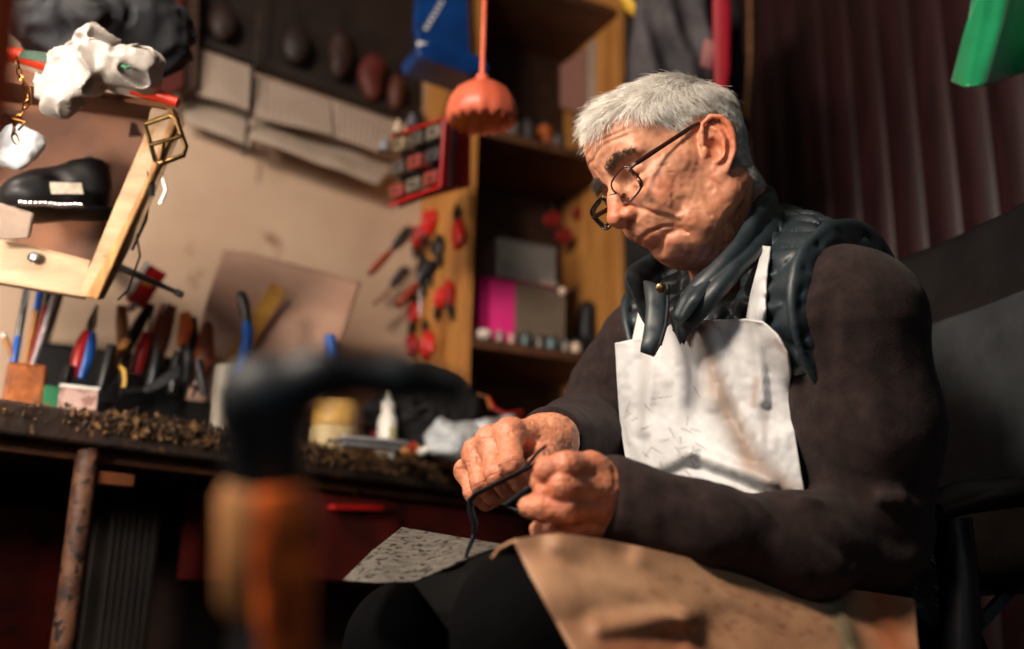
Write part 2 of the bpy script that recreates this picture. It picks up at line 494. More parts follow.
def sample_surface(V, F, n, mask):
    "random points and normals on a quad mesh, on faces whose centre passes mask"
    C = V[F].mean(1); ok = mask(C); F = F[ok]
    a, b, c, d = (V[F[:, i]] for i in range(4))
    N = np.cross(c - a, d - b); A = np.linalg.norm(N, axis=1); N /= A[:, None] + 1e-12
    idx = rng.choice(len(F), n, p=A / A.sum())
    u, v = rng.random((2, n, 1))
    return (a[idx] * (1 - u) + b[idx] * u) * (1 - v) + (d[idx] * (1 - u) + c[idx] * u) * v, N[idx]
H_LO, H_HI = HC - .2, HC + .17


hN = None
def skin_tint(q, V=None):
    "real skin colour variation: ruddy nose, cheeks and ears, greyer stubble, paler lids"
    s = q.copy(); s[:, 1] = np.abs(s[:, 1])
    C = np.ones((len(q), 3))
    def blob(c, r, col, k=1.0):
        w = k * np.exp(-(np.linalg.norm((s - np.array(c)) / np.array(r), axis=1)) ** 2)[:, None]
        C[:] = C * (1 - w) + C * np.array(col) * w
    blob((.112, 0, -.018), (.02, .02, .022), (1.0, .66, .58))
    blob((.068, .045, -.018), (.024, .022, .018), (1.0, .78, .72))
    blob((-.02, .090, .004), (.03, .03, .045), (1.0, .68, .58))
    blob((.095, 0, -.056), (.012, .022, .005), (.92, .66, .62))
    blob((.075, .0, -.08), (.034, .05, .026), (.93, .88, .88), .8)
    blob((.097, 0, -.044), (.014, .028, .008), (.86, .84, .86), .8)
    blob((.0, .05, -.11), (.06, .05, .05), (.97, .78, .68))
    n = vnoise(q, 120)[:, None] * .6 + vnoise(q, 260)[:, None] * .4
    C *= 1 - .16 * np.clip((n - .55) * 5, 0, 1) * np.array([.6, 1.0, 1.1])
    h = scalp_mask(q) & (q[:, 2] > -.06) & (np.abs(q[:, 1]) < .080)
    C[h] = np.array([.62, .78, .92])      # scalp under short grey hair
    return C
def build_hair(person, hV, hF):
    fn = lambda p: head_sdf(p, False)
    ql = lambda V: hloc(V)
    n = 36000 if not globals().get('QUICK') else 20000
    R, Nn = sample_surface(hV, hF, n, lambda C: scalp_mask(ql(C)) & (ql(C)[:, 2] > -.06) & ~((np.abs(ql(C)[:, 1]) > .074) & (ql(C)[:, 2] < .045) & (ql(C)[:, 0] < .006) & (ql(C)[:, 0] > -.036)))
    q = ql(R); x, y, z = q.T
    crown = np.array([-.062, -.01, .112])
    rad = q - crown; rad[:, 2] *= .6
    flow = nrm(rad)
    top = np.clip((z - .075) / .03, 0, 1)[:, None]
    fwdl = nrm(np.stack([np.ones(n), -.55 + 0 * y, np.where(x > .02, .55, .1)], 1))
    side = nrm(np.stack([-.35 - .3 * (x < -.01), np.zeros(n), np.full(n, -1.0)], 1))
    flow = nrm(flow * .35 + fwdl * top * 1.0 + side * (1 - top) * .9)
    clump = rng.normal(0, 1, (400, 3)); cid = (vnoise(q, 60) * 399).astype(int)
    flow = nrm(flow + clump[cid] * .20)
    Nl = Nn
    flow = flow @ HR.T
    flow = nrm(flow - Nl * (flow * Nl).sum(1, keepdims=True))
    L = np.where(z > .075, .032, .011) + .012 * top[:, 0] * (x > .03)
    L = L * rng.uniform(.6, 1.15, n)
    fr = (x > .035) & (y < .02); L = np.where(fr, L * .42, L)
    lift = .16 + .40 * top[:, 0] * np.clip((x + .02) / .08, 0, 1)
    lift = np.where(np.abs(y) > .05, .10, lift)
    V, F, ids = grow(R, Nl, flow, L, 6, lift, fn, .00036, curl=.03, gw=.03, jit=.08)
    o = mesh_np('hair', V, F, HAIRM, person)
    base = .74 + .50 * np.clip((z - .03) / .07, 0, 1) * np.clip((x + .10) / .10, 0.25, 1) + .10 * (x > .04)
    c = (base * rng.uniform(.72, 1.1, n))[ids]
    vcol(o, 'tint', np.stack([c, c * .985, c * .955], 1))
    # eyebrows
    def brow(C):
        s = ql(C); yy = np.abs(s[:, 1]); zc = np.interp(yy, [.008, .03, .05], [.037, .043, .036])
        return (yy > .009) & (yy < .051) & (np.abs(s[:, 2] - zc) < np.interp(yy, [.01, .03, .05], [.0055, .0055, .0030])) & (s[:, 0] > .045)
    nb = 750
    R, Nn = sample_surface(hV, hF, nb, brow); q = ql(R)
    fl = np.stack([np.full(nb, -.1), np.sign(q[:, 1]), np.full(nb, -.12)], 1)
    fl = nrm(fl) @ HR.T
    V, F, ids = grow(R, Nn, nrm(fl), .011 * rng.uniform(.6, 1.4, nb), 4, np.full(nb, .40), fn, .00026, jit=.25)
    o2 = mesh_np('eyebrows', V, F, BROWM, person)
    c = rng.uniform(.5, 1.5, nb)[ids]; vcol(o2, 'tint', np.stack([c, c, c], 1))
    tag(o2, 'bushy dark grey eyebrows')
    return o
# ------------------------------------------------------------------ spectacles
FRAME = M('spectacle_frame', (38, 22, 20), (52, 26, 22), scale=30, rough=.28, metal=.0, bump=0, spec=.6, coat=.5)
def lens_mat():
    m, nt, bs = _mat('spectacle_lens')
    bs.inputs['Base Color'].default_value = (.96, .97, .96, 1); bs.inputs['Roughness'].default_value = .02
    bs.inputs['Transmission Weight'].default_value = 1; bs.inputs['IOR'].default_value = 1.12
    return m
LENS = lens_mat()
def build_glasses():
    # local glasses frame: x forward, y left, z up, riding low on the nose
    o = np.array(GL_O); t = radians(GL_T); rl = radians(GL_R)
    ex = np.array([cos(t), 0, -sin(t)]); ez = np.array([sin(t), 0, cos(t)]); ey = np.array([0, 1., 0])
    ey, ez = ey * cos(rl) + ez * sin(rl), ez * cos(rl) - ey * sin(rl)
    g = lambda v: hw(o + v[0] * ex + v[1] * ey + v[2] * ez)
    root = thing('eyeglasses', "thin dark framed reading glasses low on the old man's nose", 'glasses', g((0, 0, 0)))
    fr = MB(); 
    for sd, nm in ((1, 'near'), (-1, 'far')):
        cy = sd * .0345; pts = []; W, Hh = .0250, .0165
        for k in range(49):
            a = 2 * pi * k / 48
            ca, sa = cos(a), sin(a); e = .52
            y = W * np.sign(ca) * abs(ca) ** e; z = Hh * np.sign(sa) * abs(sa) ** e - .0015 * (y * sd > 0) * 0
            x = -.20 * ((y) ** 2 * 10 + max(0, sd * y) * .25)
            pts.append((x, cy + y, z))
        wp = np.array([g(p) for p in pts])
        m = MB(); m.tube(wp, .00120, 8, cap=False); rim = m.build('rim', FRAME, root)
        # lens
        N = 14; G = []
        l = MB(); V = [g((x * 1.0, y, z)) for x, y, z in pts[:-1]]
        c = g((-.0004, cy, 0)); n = len(V)
        Vm = [c + (v - c) * .55 + HR @ ex * .0008 for v in V]
        l.add(V + Vm + [c + HR @ ex * .0012], [(i, (i + 1) % n, n + (i + 1) % n, n + i) for i in range(n)] + [(n + i, n + (i + 1) % n, 2 * n) for i in range(n)])
        l.build('lens', LENS, root, solid=.0012)
        # hinge block and temple
        hy = sd * .0595
        ear = np.array([.010, sd * .0765, .029])
        h0 = g((-.004, hy - sd * .001, .0085))
        m = MB(); m.tube([g((-.0015, hy - sd * .0040, .0085)), g((-.004, hy + sd * .0012, .0088)), g((-.010, hy + sd * .0040, .0088))], .0021, 8)
        m.build('hinge', FRAME, root)
        e1 = g((-.010, hy + sd * .0040, .0088)); e2 = hw(ear)
        mid = [e1 + (e2 - e1) * k for k in np.linspace(0, 1, 9)]
        tail = [hw(ear + np.array([-.010, sd * .001, .001])), hw(ear + np.array([-.020, sd * .0, -.008])), hw(ear + np.array([-.026, -sd * .002, -.024]))]
        m = MB(); m.tube(mid + tail, [.0030] * 3 + [.0027] * 6 + [.0024] * 3, 10, squash=.55, up=HR[:, 1]); m.build('temple', FRAME, root)
    m = MB(); m.tube([g((.0000, -.0105, .004)), g((.0030, -.005, .0068)), g((.0040, 0, .0075)), g((.0030, .005, .0068)), g((.0000, .0105, .004))], .0011, 8)
    m.build('bridge', FRAME, root)
    for sd in (1, -1):
        m = MB(); m.tube([g((-.001, sd * .0105, .001)), g((-.005, sd * .0100, -.002)), g((-.008, sd * .0095, -.0035))], .0006, 6)
        m.lathe(g((-.008, sd * .0110, -.004)), HR @ (ey * sd), [(0, -.0012), (.0028, -.0006), (.0028, .0004), (0, .001)], 12)
        m.build('nose_pad', FRAME, root)
    return root
GL_O, GL_T, GL_R = (.1035, 0, .003), 14, 0
def build_eyes(person):
    em = M('eye_white', (225, 215, 205), (210, 190, 180), scale=90, rough=.15, bump=0)
    im = M('iris_brown', (60, 42, 30), (38, 26, 20), scale=200, rough=.1, bump=0)
    for sd in (1, -1):
        c = hw((.0705, sd * .0325, .0135)); m = MB()
        prof = [(.0118 * sin(pi * k / 12), -.0118 * cos(pi * k / 12)) for k in range(13)]
        m.lathe(c, HR[:, 2], prof, 20); e = m.build('eye', em, person)
        gd = HR @ nrm(np.array([.86, 0, -.32])); m = MB()
        m.lathe(c + gd * .0107, gd, [(.0052, 0), (.0045, .0009), (.0025, .0016), (0, .0018)], 20)
        m.build('iris', im, e)
# ------------------------------------------------------------------ the seated man: skeleton in world space
TF = nrm(np.array([-.74, -.62, -.10])); TL = nrm(np.cross([0, 0, 1.0], TF)); TU = np.cross(TF, TL)
SL, EL, WL = P(850, 322, 1.09), P(868, 532, 1.09), P(618, 500, .985)
SR, ER, WR = P(654, 356, 1.38), P(600, 446, 1.46), P(548, 441, 1.15)
NB = P(765, 262, 1.33); CH = P(772, 392, 1.27); BE = P(768, 500, 1.24); PE = P(830, 640, 1.28)
HN, KN = P(850, 668, 1.12), P(530, 632, .87)
HF, KF = P(770, 660, 1.36), P(408, 645, 1.09)
TR = np.stack([TF, TL, TU], 1)
def torso(p, o=0.0):
    d = ell(p, CH, (.118 + o, .186 + o, .185 + o), TR)
    d = smin(d, ell(p, BE, (.135 + o, .170 + o, .150 + o), TR), .06)
    d = smin(d, ell(p, PE, (.135 + o, .175 + o, .125 + o), TR), .06)
    d = smin(d, cap(p, SL + TU * .004, NB + TL * .02 - TU * .015, .068 + o, .058 + o), .04)
    d = smin(d, cap(p, SR + TU * .004, NB - TL * .02 - TU * .015, .070 + o, .060 + o), .05)
    return d
def chestfront(p, o): return ell(p, CH + TF * .02, (.12 + o, .17 + o, .17 + o), TR)
# ------------------------------------------------------------------ hands
def J(*a): return P(*a)
HAND_R = dict(wrist=(J(551, 440, 1.135), .025),
    fingers=[[(J(509, 433, 1.088), .0140), (J(511, 463, 1.048), .0128), (J(521, 483, 1.060), .0108), (J(531, 479, 1.078), .0094)],
             [(J(491, 440, 1.100), .0140), (J(496, 474, 1.062), .0124), (J(508, 489, 1.075), .0106), (J(520, 484, 1.092), .0092)],
             [(J(476, 453, 1.114), .0132), (J(481, 483, 1.080), .0116), (J(494, 496, 1.092), .0098), (J(507, 491, 1.108), .0086)],
             [(J(467, 471, 1.130), .0118), (J(474, 493, 1.104), .0100), (J(486, 503, 1.112), .0084), (J(498, 499, 1.124), .0076)]],
    thumb=[(J(545, 447, 1.112), .0175), (J(546, 463, 1.085), .0135), (J(530, 468, 1.062), .0098)])
HAND_L = dict(wrist=(J(622, 497, .988), .027),
    fingers=[[(J(592, 469, .960), .0140), (J(566, 466, .928), .0128), (J(548, 470, .928), .0118), (J(541, 481, .938), .0100)],
             [(J(598, 487, .955), .0145), (J(562, 486, .922), .0130), (J(547, 493, .930), .0112), (J(550, 501, .948), .0098)],
             [(J(598, 505, .958), .0140), (J(564, 508, .924), .0132), (J(544, 508, .924), .0120), (J(530, 507, .930), .0110)],
             [(J(598, 521, .970), .0125), (J(572, 527, .948), .0110), (J(554, 530, .946), .0100), (J(540, 530, .950), .0092)]],
    thumb=[(J(614, 480, .995), .0165), (J(585, 470, .992), .0140), (J(556, 470, .975), .0115), (J(546, 466, .962), .0098)])
def hand_sdf(p, Hn):
    w, rw = Hn['wrist']; palm = None; fing = []
    for f in Hn['fingers']:
        m, rm = f[0]
        c = cap(p, w, m, rw * .82, rm * 1.05)
        palm = c if palm is None else smin(palm, c, .014)
    mids = [f[0][0] for f in Hn['fingers']]
    cen = sum(mids) / 4 * .55 + w * .45
    palm = smin(palm, cap(p, w * .6 + cen * .4, cen, .024, .022), .012)
    d = palm
    fs = None
    for f in Hn['fingers']:
        c = chain(p, [a for a, _ in f], [r for _, r in f], .0035)
        # knuckle swellings and creases at the middle joint
        c = smin(c, np.linalg.norm(p - (f[1][0]), axis=1) - f[1][1] * 1.0, .004)
        t = nrm(f[2][0] - f[0][0])
        for off in (-.0035, 0, .0035):
            a = (p - f[1][0]) @ t - off
            c = c + .0007 * np.exp(-(a / .0009) ** 2) * (np.linalg.norm(p - f[1][0], axis=1) < f[1][1] * 1.5)
        fs = c if fs is None else smin(fs, c, .0022)
    d = smin(d, fs, .009)
    th = chain(p, [a for a, _ in Hn['thumb']], [r for _, r in Hn['thumb']], .005)
    d = smin(d, th, .005)
    # knuckles and tendons on the back of the hand
    for f in Hn['fingers']:
        d = smin(d, np.linalg.norm(p - f[0][0], axis=1) - f[0][1] * 1.04, .006)
    # webs between the knuckles
    for i in range(3):
        a = (Hn['fingers'][i][0][0] + Hn['fingers'][i + 1][0][0]) / 2
        b = a * .55 + w * .45
        d = groove(d, p, [a, b], .0045, .0018)
    return d
def hand_full(p, Hn, el):
    d = hand_sdf(p, Hn)
    w, rw = Hn['wrist']
    d = smin(d, cap(p, w, w + nrm(el - w) * .09, rw, rw * 1.25), .02)
    d = d + .0020 * (vnoise(p, 120) - .5) + .0024 * (np.abs(vnoise(p + 5, 210) - .5) - .25) + .0012 * (np.abs(vnoise(p * np.array([1, .4, 1.6]), 420) - .5) - .25)
    return d
def build_body(person):
    q = globals().get('QUICK')
    global hV, hF
    hV, hF = sdf_mesh(head_sdf, HC - .21, HC + .18, .0014 if not q else .0028)
    hV = relax(hV, hF, 1, .35)
    Vs, Fs, Ts = [hV], [hF], [skin_tint(hloc(hV))]; n = len(hV)
    for Hn, el in ((HAND_R, ER), (HAND_L, P(705, 531, .972))):
        w = Hn['wrist'][0]; allp = np.array([w, w + nrm(el - w) * .09] + [a for f in Hn['fingers'] for a, _ in f])
        V, F = sdf_mesh(lambda p: hand_full(p, Hn, el), allp.min(0) - .045, allp.max(0) + .045, .0012 if not q else .002)
        V = relax(V, F, 1, .3)
        T = np.ones((len(V), 3))
        for f in Hn['fingers']:
            for k, (a, r) in enumerate(f[:3]):
                g = np.exp(-(np.linalg.norm(V - a, axis=1) / (r * 1.2)) ** 2)[:, None] * .8
                T = T * (1 - g) + T * np.array([1.0, .76, .70]) * g
        m = vnoise(V, 150)[:, None]; T *= 1 - .14 * np.clip((m - .6) * 5, 0, 1)
        T *= np.array([1.0, .88, .84])
        Vs.append(V); Fs.append(F + n); Ts.append(T); n += len(V)
    # arms, trunk and legs under the clothes
    def inner(p):
        d = torso(p, -.022)
        d = smin(d, chain(p, [SL, EL, P(800, 548, 1.02), P(705, 529, .972), WL], [.050, .038, .034, .024, .026]), .03)
        d = smin(d, chain(p, [SR, ER, WR], [.050, .040, .026]), .03)
        d = smin(d, chain(p, [HN, KN], [.066, .046]), .03)
        d = smin(d, chain(p, [HF, KF], [.066, .046]), .03)
        d = smin(d, cap(p, NB, hw((-.03, 0, -.03)), .045, .045), .03)
        return d
    V, F = sdf_mesh(inner, (-.25, .7, .36), (.65, 1.62, 1.1), .012)
    Vs.append(V); Fs.append(F + n); Ts.append(np.ones((len(V), 3)))
    o = mesh_np('body', np.concatenate(Vs), np.concatenate(Fs), SKIN, person)
    vcol(o, 'tint', np.concatenate(Ts))
    return o
# ------------------------------------------------------------------ clothing
FLEECE = M('brown_fleece', (52, 40, 39), (36, 28, 28), scale=55, rough=.95, bump=.6, bscale=420, sheen=.04, dist=.001, spec=.15)
VESTM = M('vest_nylon', (38, 50, 56), (25, 35, 41), scale=14, rough=.47, bump=.3, bscale=60, dist=.002, spec=.55)
VESTDK = M('vest_lining', (16, 20, 24), (12, 14, 18), scale=20, rough=.7, bump=.2, bscale=90)
TROUS = M('black_trousers', (9, 9, 11), (6, 6, 7), scale=30, rough=.95, bump=.3, bscale=300, dist=.001, spec=.06)
def seg3(p, pts, w, h):
    return h * np.exp(-(chain(p, pts, 0.0) / w) ** 2)
PX = lambda L: [P(*a) for a in L]
FOLDS_L = [  # (pixel path with depth, width, height)
    ([(812, 300, 1.03), (806, 350, 1.02), (812, 410, 1.03)], .012, .006),
    ([(845, 330, 1.00), (872, 380, 1.00), (880, 440, 1.01)], .016, .005),
    ([(790, 380, 1.05), (820, 440, 1.02), (850, 480, 1.01)], .010, -.006),
    ([(800, 500, .98), (850, 490, .99), (900, 500, 1.01)], .010, .008),
    ([(788, 492, .98), (812, 520, .96), (850, 560, .98)], .009, -.008),
    ([(826, 480, .99), (860, 520, .98), (905, 545, 1.02)], .010, -.006),
    ([(840, 470, .99), (885, 500, .99), (925, 510, 1.04)], .011, .007),
    ([(760, 500, .96), (780, 530, .94), (800, 575, .96)], .012, .005),
    ([(690, 492, .95), (720, 520, .93), (735, 560, .95)], .014, -.004),
    ([(640, 470, .95), (655, 500, .93), (650, 545, .94)], .009, .004)]
FOLDS_R = [([(608, 365, 1.40), (596, 400, 1.40), (560, 430, 1.30)], .010, .006), ([(625, 385, 1.36), (610, 420, 1.36), (575, 440, 1.28)], .010, -.006),
    ([(570, 400, 1.40), (580, 425, 1.36), (560, 445, 1.25)], .009, .005), ([(600, 440, 1.36), (570, 452, 1.27)], .009, -.005)]
FLP = [(PX(a), w, h) for a, w, h in FOLDS_L]; FRP = [(PX(a), w, h) for a, w, h in FOLDS_R]
def sleeveL(p):
    d = chain(p, [SL, (SL + EL) / 2 + TL * .006, EL + TL * .0, P(800, 548, 1.02), P(705, 529, .972), WL - nrm(EL - WL) * .012], [.080, .073, .062, .049, .036, .041], .03)
    for a, w, h in FLP: d = d - seg3(p, a, w, h)
    t = (p - WL) @ nrm(EL - WL)
    return smax(d, -(t + .016), .006)
def sleeveR(p):
    d = chain(p, [SR, (SR + ER) / 2, ER, (ER * .5 + WR * .5), WR + nrm(ER - WR) * .005], [.082, .080, .066, .056, .040], .03)
    for a, w, h in FRP: d = d - seg3(p, a, w, h)
    t = (p - WR) @ nrm(ER - WR)
    return smax(d, -(t - .004), .006)
def sweater(p):
    d = torso(p, 0)
    d = smin(d, smin(sleeveL(p), sleeveR(p), .001), .02)
    # open at the neck
    d = smax(d, -cap(p, NB * .5 + hw((0, 0, -.04)) * .5, P(704, 300, 1.19), .056, .026), .01)
    return d + .009 * (vnoise(p * np.array([1, 1, .6]), 15) - .5) + .004 * (np.abs(vnoise(p + 9, 34) - .5) - .25)
_af, _at, _ar = P(797, 335, 1.02), P(848, 246, 1.10), P(948, 335, 1.20)   # armhole: front, top, rear
ARM_C = (_af + _at + _ar) / 3; ARM_N = nrm(np.cross(_at - _af, _ar - _af))
if ARM_N @ TL < 0: ARM_N = -ARM_N
ARM2_C = P(640, 342, 1.37); ARM2_N = nrm(-TL * .9 - TU * .25 + TF * .3)
def quilt(p, sp=.044, h=.0095):
    r = (p - CH) @ TR
    a = np.arctan2(r[:, 1], r[:, 0]) * .15; z = r[:, 2]
    u = (a + z) / sp + .15 * vnoise(p, 9); v = (a - z) / sp + .15 * vnoise(p + 4, 9)
    f = lambda t: np.abs(np.sin(pi * t))
    return h * np.minimum(f(u), f(v)) ** .75 - h
def vest(p):
    o = .014
    d = torso(p, o)
    d = smin(d, cap(p, SL + TU * .006, NB + TL * .02 - TU * .012, .075 + o, .058 + o), .04)
    a1 = (p - ARM_C) @ ARM_N
    d2 = smax(d - quilt(p), a1, .012)
    # piped armhole edge
    rim = np.sqrt((a1 + .009) ** 2 + d ** 2) - .0055
    d2 = smin(d2, rim, .005)
    a2 = (p - ARM2_C) @ ARM2_N
    d2 = smax(d2, a2, .012)
    d2 = smin(d2, np.sqrt((a2 + .012) ** 2 + d ** 2) - .007, .005)
    # front opening and neck hole
    fr = P(672, 318, 1.14)
    s = (p - fr) @ TR
    openw = .010 + .30 * np.clip(s[:, 2] + .06, 0, .2)
    d2 = smax(d2, -np.where(s[:, 0] > -.09, np.abs(s[:, 1]) - openw, 1.0) * -1 * -1, .006) if False else d2
    d2 = smax(d2, -cap(p, NB * .5 + hw((0, 0, -.04)) * .5, P(686, 318, 1.14), .062, .018), .008)
    d2 = smax(d2, (PE + TU * .02 - p) @ TU, .01)
    # creases
    d2 = d2 + .006 * (vnoise(p, 26) - .5)
    return d2
def raymarch(px, py, fn, d0=.6, d1=2.0, n=60):
    px = np.asarray(px, float).ravel(); py = np.asarray(py, float).ravel()
    dirs = CF + CR * ((px - 512) / FPX)[:, None] - CU * ((py - 324.5) / FPX)[:, None]
    L = np.linalg.norm(dirs, axis=1); t = np.full(len(px), d0)
    for _ in range(n):
        t = t + fn(CAM + dirs * t[:, None]) / L * .8
        t = np.minimum(t, d1 + .5)
    hit = np.abs(fn(CAM + dirs * t[:, None])) < .004
    return t, hit & (t < d1)
def strip(B, T, thick, name, mat, parent, nu=60, nv=16, amp=.0, rows=3, r0=None, seed=1, ends=True):
    "padded strip between a bottom and a top space curve; a closed quilted body"
    def rs(C, n):
        C = np.asarray(C); s = np.r_[0, np.cumsum(np.linalg.norm(np.diff(C, axis=0), axis=1))]; s /= s[-1]
        # smooth resample
        t = np.linspace(0, 1, n); X = np.stack([np.interp(t, s, C[:, k]) for k in range(3)], 1)
        for _ in range(max(2, n // 16)):
            X[1:-1] = .5 * X[1:-1] + .25 * (X[:-2] + X[2:])
        return X
    b, t = rs(B, nu), rs(T, nu)
    v = np.linspace(0, 1, nv)[None, :, None]
    mid = b[:, None] * (1 - v) + t[:, None] * v
    du = np.gradient(mid, axis=0); dv = np.gradient(mid, axis=1); N = nrm(np.cross(du, dv))
    vv = np.linspace(0, 1, nv)[None, :]; uu = np.linspace(0, 1, nu)[:, None]
    prof = (1 - np.abs(2 * vv - 1) ** 5) ** .5
    if ends: prof = prof * (1 - np.abs(2 * uu - 1) ** 14) ** .5
    q = 1 + amp * (np.abs(np.sin(pi * rows * vv)) ** .5 - .8)
    nz = vnoise(mid.reshape(-1, 3) + seed, 45).reshape(nu, nv) - .5
    hgt = thick / 2 * prof * q + thick * .35 * nz * prof
    A = mid + N * hgt[..., None]; C = mid - N * hgt[..., None]
    m = MB(); m.grid(A); m.grid(C[:, ::-1])
    # close the rim
    k = nu * nv; F = []
    idx = lambda i, j, s: i * nv + j if s == 0 else k + i * nv + (nv - 1 - j)
    for i in range(nu - 1):
        F.append((idx(i, 0, 0), idx(i + 1, 0, 0), idx(i + 1, 0, 1), idx(i, 0, 1)))
        F.append((idx(i, nv - 1, 0), idx(i, nv - 1, 1), idx(i + 1, nv - 1, 1), idx(i + 1, nv - 1, 0)))
    for j in range(nv - 1):
        F.append((idx(0, j, 0), idx(0, j, 1), idx(0, j + 1, 1), idx(0, j + 1, 0)))
        F.append((idx(nu - 1, j, 0), idx(nu - 1, j + 1, 0), idx(nu - 1, j + 1, 1), idx(nu - 1, j, 1)))
    m.F += F
    return m.build(name, mat, parent)
def build_clothes(person):
    q = globals().get('QUICK')
    lo, hi = np.array([-.12, .84, .36]), np.array([.66, 1.66, 1.10])
    V, F = sdf_mesh(sweater, lo, hi, .0045 if not q else .008); V = relax(V, F, 1, .5)
    sw = mesh_np('sweater', V, F, FLEECE, person); tag(sw, 'dark brown fleece sweater sleeves')
    V, F = sdf_mesh(vest, lo, hi, .0030 if not q else .006); V = relax(V, F, 1, .4)
    ve = mesh_np('vest', V, F, VESTM, person); tag(ve, 'dark teal quilted sleeveless vest')
    def legs(p):
        d = cap(p, HN, KN, .088, .068)
        d = smin(d, cap(p, HF, KF, .088, .066), .012)
        d = smin(d, cap(p, KN, KN + np.array([.03, .02, -.42]), .066, .050), .02)
        d = smin(d, cap(p, KF, KF + np.array([.00, .04, -.42]), .064, .050), .02)
        d = smin(d, ell(p, PE - TU * .02, (.14, .19, .11), TR), .04)
        return d + .008 * (vnoise(p, 14) - .5)
    V, F = sdf_mesh(legs, (-.25, .62, .05), (.75, 1.66, .78), .008); V = relax(V, F, 1)
    tr = mesh_np('trousers', V, F, TROUS, person)
    # shoes on the floor
    for k in (KN + np.array([.03, .02, -.42]), KF + np.array([.0, .04, -.42])):
        f = lambda p: smin(smax(cap(p, k + [0, 0, -.03], np.array([k[0], k[1], .05]) + TF * [.14, .14, 0], .05, .042), -(p[:, 2] - .004), .004), cap(p, k, [k[0], k[1], .08], .055, .045), .03)
        V, F = sdf_mesh(f, k + [-.25, -.25, -.2], k + [.2, .2, .06], .008)
        mesh_np('shoe', V, F, VESTDK, person)
    # collar of the vest
    bot = PX([(680, 345, 1.130), (700, 322, 1.110), (722, 297, 1.100), (750, 270, 1.130), (774, 246, 1.18), (786, 226, 1.28), (780, 228, 1.38), (745, 238, 1.43), (700, 256, 1.43), (668, 280, 1.38), (655, 305, 1.30), (652, 335, 1.22)])
    top = PX([(668, 318, 1.150), (678, 300, 1.140), (706, 270, 1.130), (734, 240, 1.150), (754, 204, 1.20), (764, 184, 1.28), (760, 186, 1.37), (738, 196, 1.43), (692, 228, 1.45), (656, 250, 1.40), (628, 266, 1.30), (626, 278, 1.23)])
    co_ = strip(bot, top, .020, 'collar', VESTM, ve, nu=110, nv=22, amp=.5, rows=2)
    # inner sweater collar and shirt
    bot = PX([(690, 330, 1.15), (704, 300, 1.15), (722, 282, 1.18), (745, 262, 1.24)]); top = PX([(684, 318, 1.17), (696, 292, 1.17), (712, 270, 1.19), (735, 245, 1.24)])
    tag(strip(bot, top, .010, 'shirt_collar', M('blue_shirt', (60, 92, 150), (44, 70, 120), rough=.85, bump=.2), person, 40, 8), 'blue shirt collar')
    bot = PX([(684, 345, 1.16), (694, 318, 1.155), (706, 300, 1.16), (726, 286, 1.18)]); top = PX([(672, 330, 1.175), (684, 300, 1.18), (694, 285, 1.18), (704, 274, 1.19)])
    strip(bot, top, .008, 'sweater_collar', FLEECE, sw, 40, 8)
    # front plackets that fall open over the apron
    a = PX([(643, 280, 1.17), (646, 305, 1.14), (644, 330, 1.125), (640, 352, 1.12)]); b = PX([(668, 290, 1.15), (667, 315, 1.13), (664, 340, 1.115), (654, 357, 1.11)])
    strip(a, b, .014, 'front_placket', VESTM, ve, 40, 12, amp=.4, rows=1)
    a = PX([(684, 322, 1.105), (700, 300, 1.10), (716, 282, 1.115), (728, 268, 1.14)]); b = PX([(672, 318, 1.12), (680, 300, 1.125), (694, 280, 1.14), (708, 270, 1.155)])
    strip(a, b, .012, 'front_placket', VESTM, ve, 40, 12, amp=.4, rows=2)
    m = MB(); m.tube(PX([(668, 285, 1.135), (668, 305, 1.12), (666, 325, 1.11), (660, 345, 1.105)]), .0022, 8); m.build('zip', VESTDK, ve)
    m = MB(); c = P(661, 288, 1.125); m.lathe(c, -CF, [(0, -.003), (.0055, -.002), (.0058, .0015), (.004, .003), (0, .0032)], 18)
    m.build('snap_button', M('brass', (150, 120, 80), rough=.35, metal=1, bump=0), ve)
    return sw, ve, tr
# ------------------------------------------------------------------ draped sheets
def curve_at(pts, n):
    C = np.asarray(pts, float); s = np.r_[0, np.cumsum(np.linalg.norm(np.diff(C[:, :2], axis=0), axis=1))]; s /= s[-1]
    t = np.linspace(0, 1, n); X = np.stack([np.interp(t, s, C[:, k]) for k in range(C.shape[1])], 1)
    for _ in range(max(1, n // 30)): X[1:-1] = .5 * X[1:-1] + .25 * (X[:-2] + X[2:])
    return X
def coons(top, bot, left, right, nu, nv):
    "top/bot run left to right, left/right run top to bottom"
    T, B, L, R = curve_at(top, nu), curve_at(bot, nu), curve_at(left, nv), curve_at(right, nv)
    u = np.linspace(0, 1, nu)[None, :, None]; v = np.linspace(0, 1, nv)[:, None, None]
    S = (1 - v) * T[None] + v * B[None] + (1 - u) * L[:, None] + u * R[:, None]
    return S - ((1 - u) * (1 - v) * T[0] + u * (1 - v) * T[-1] + (1 - u) * v * B[0] + u * v * B[-1])
def world(S):
    a, b = S.shape[:2]; out = np.zeros((a, b, 3))
    for i in range(a):
        for j in range(b): out[i, j] = P(*S[i, j])
    return out
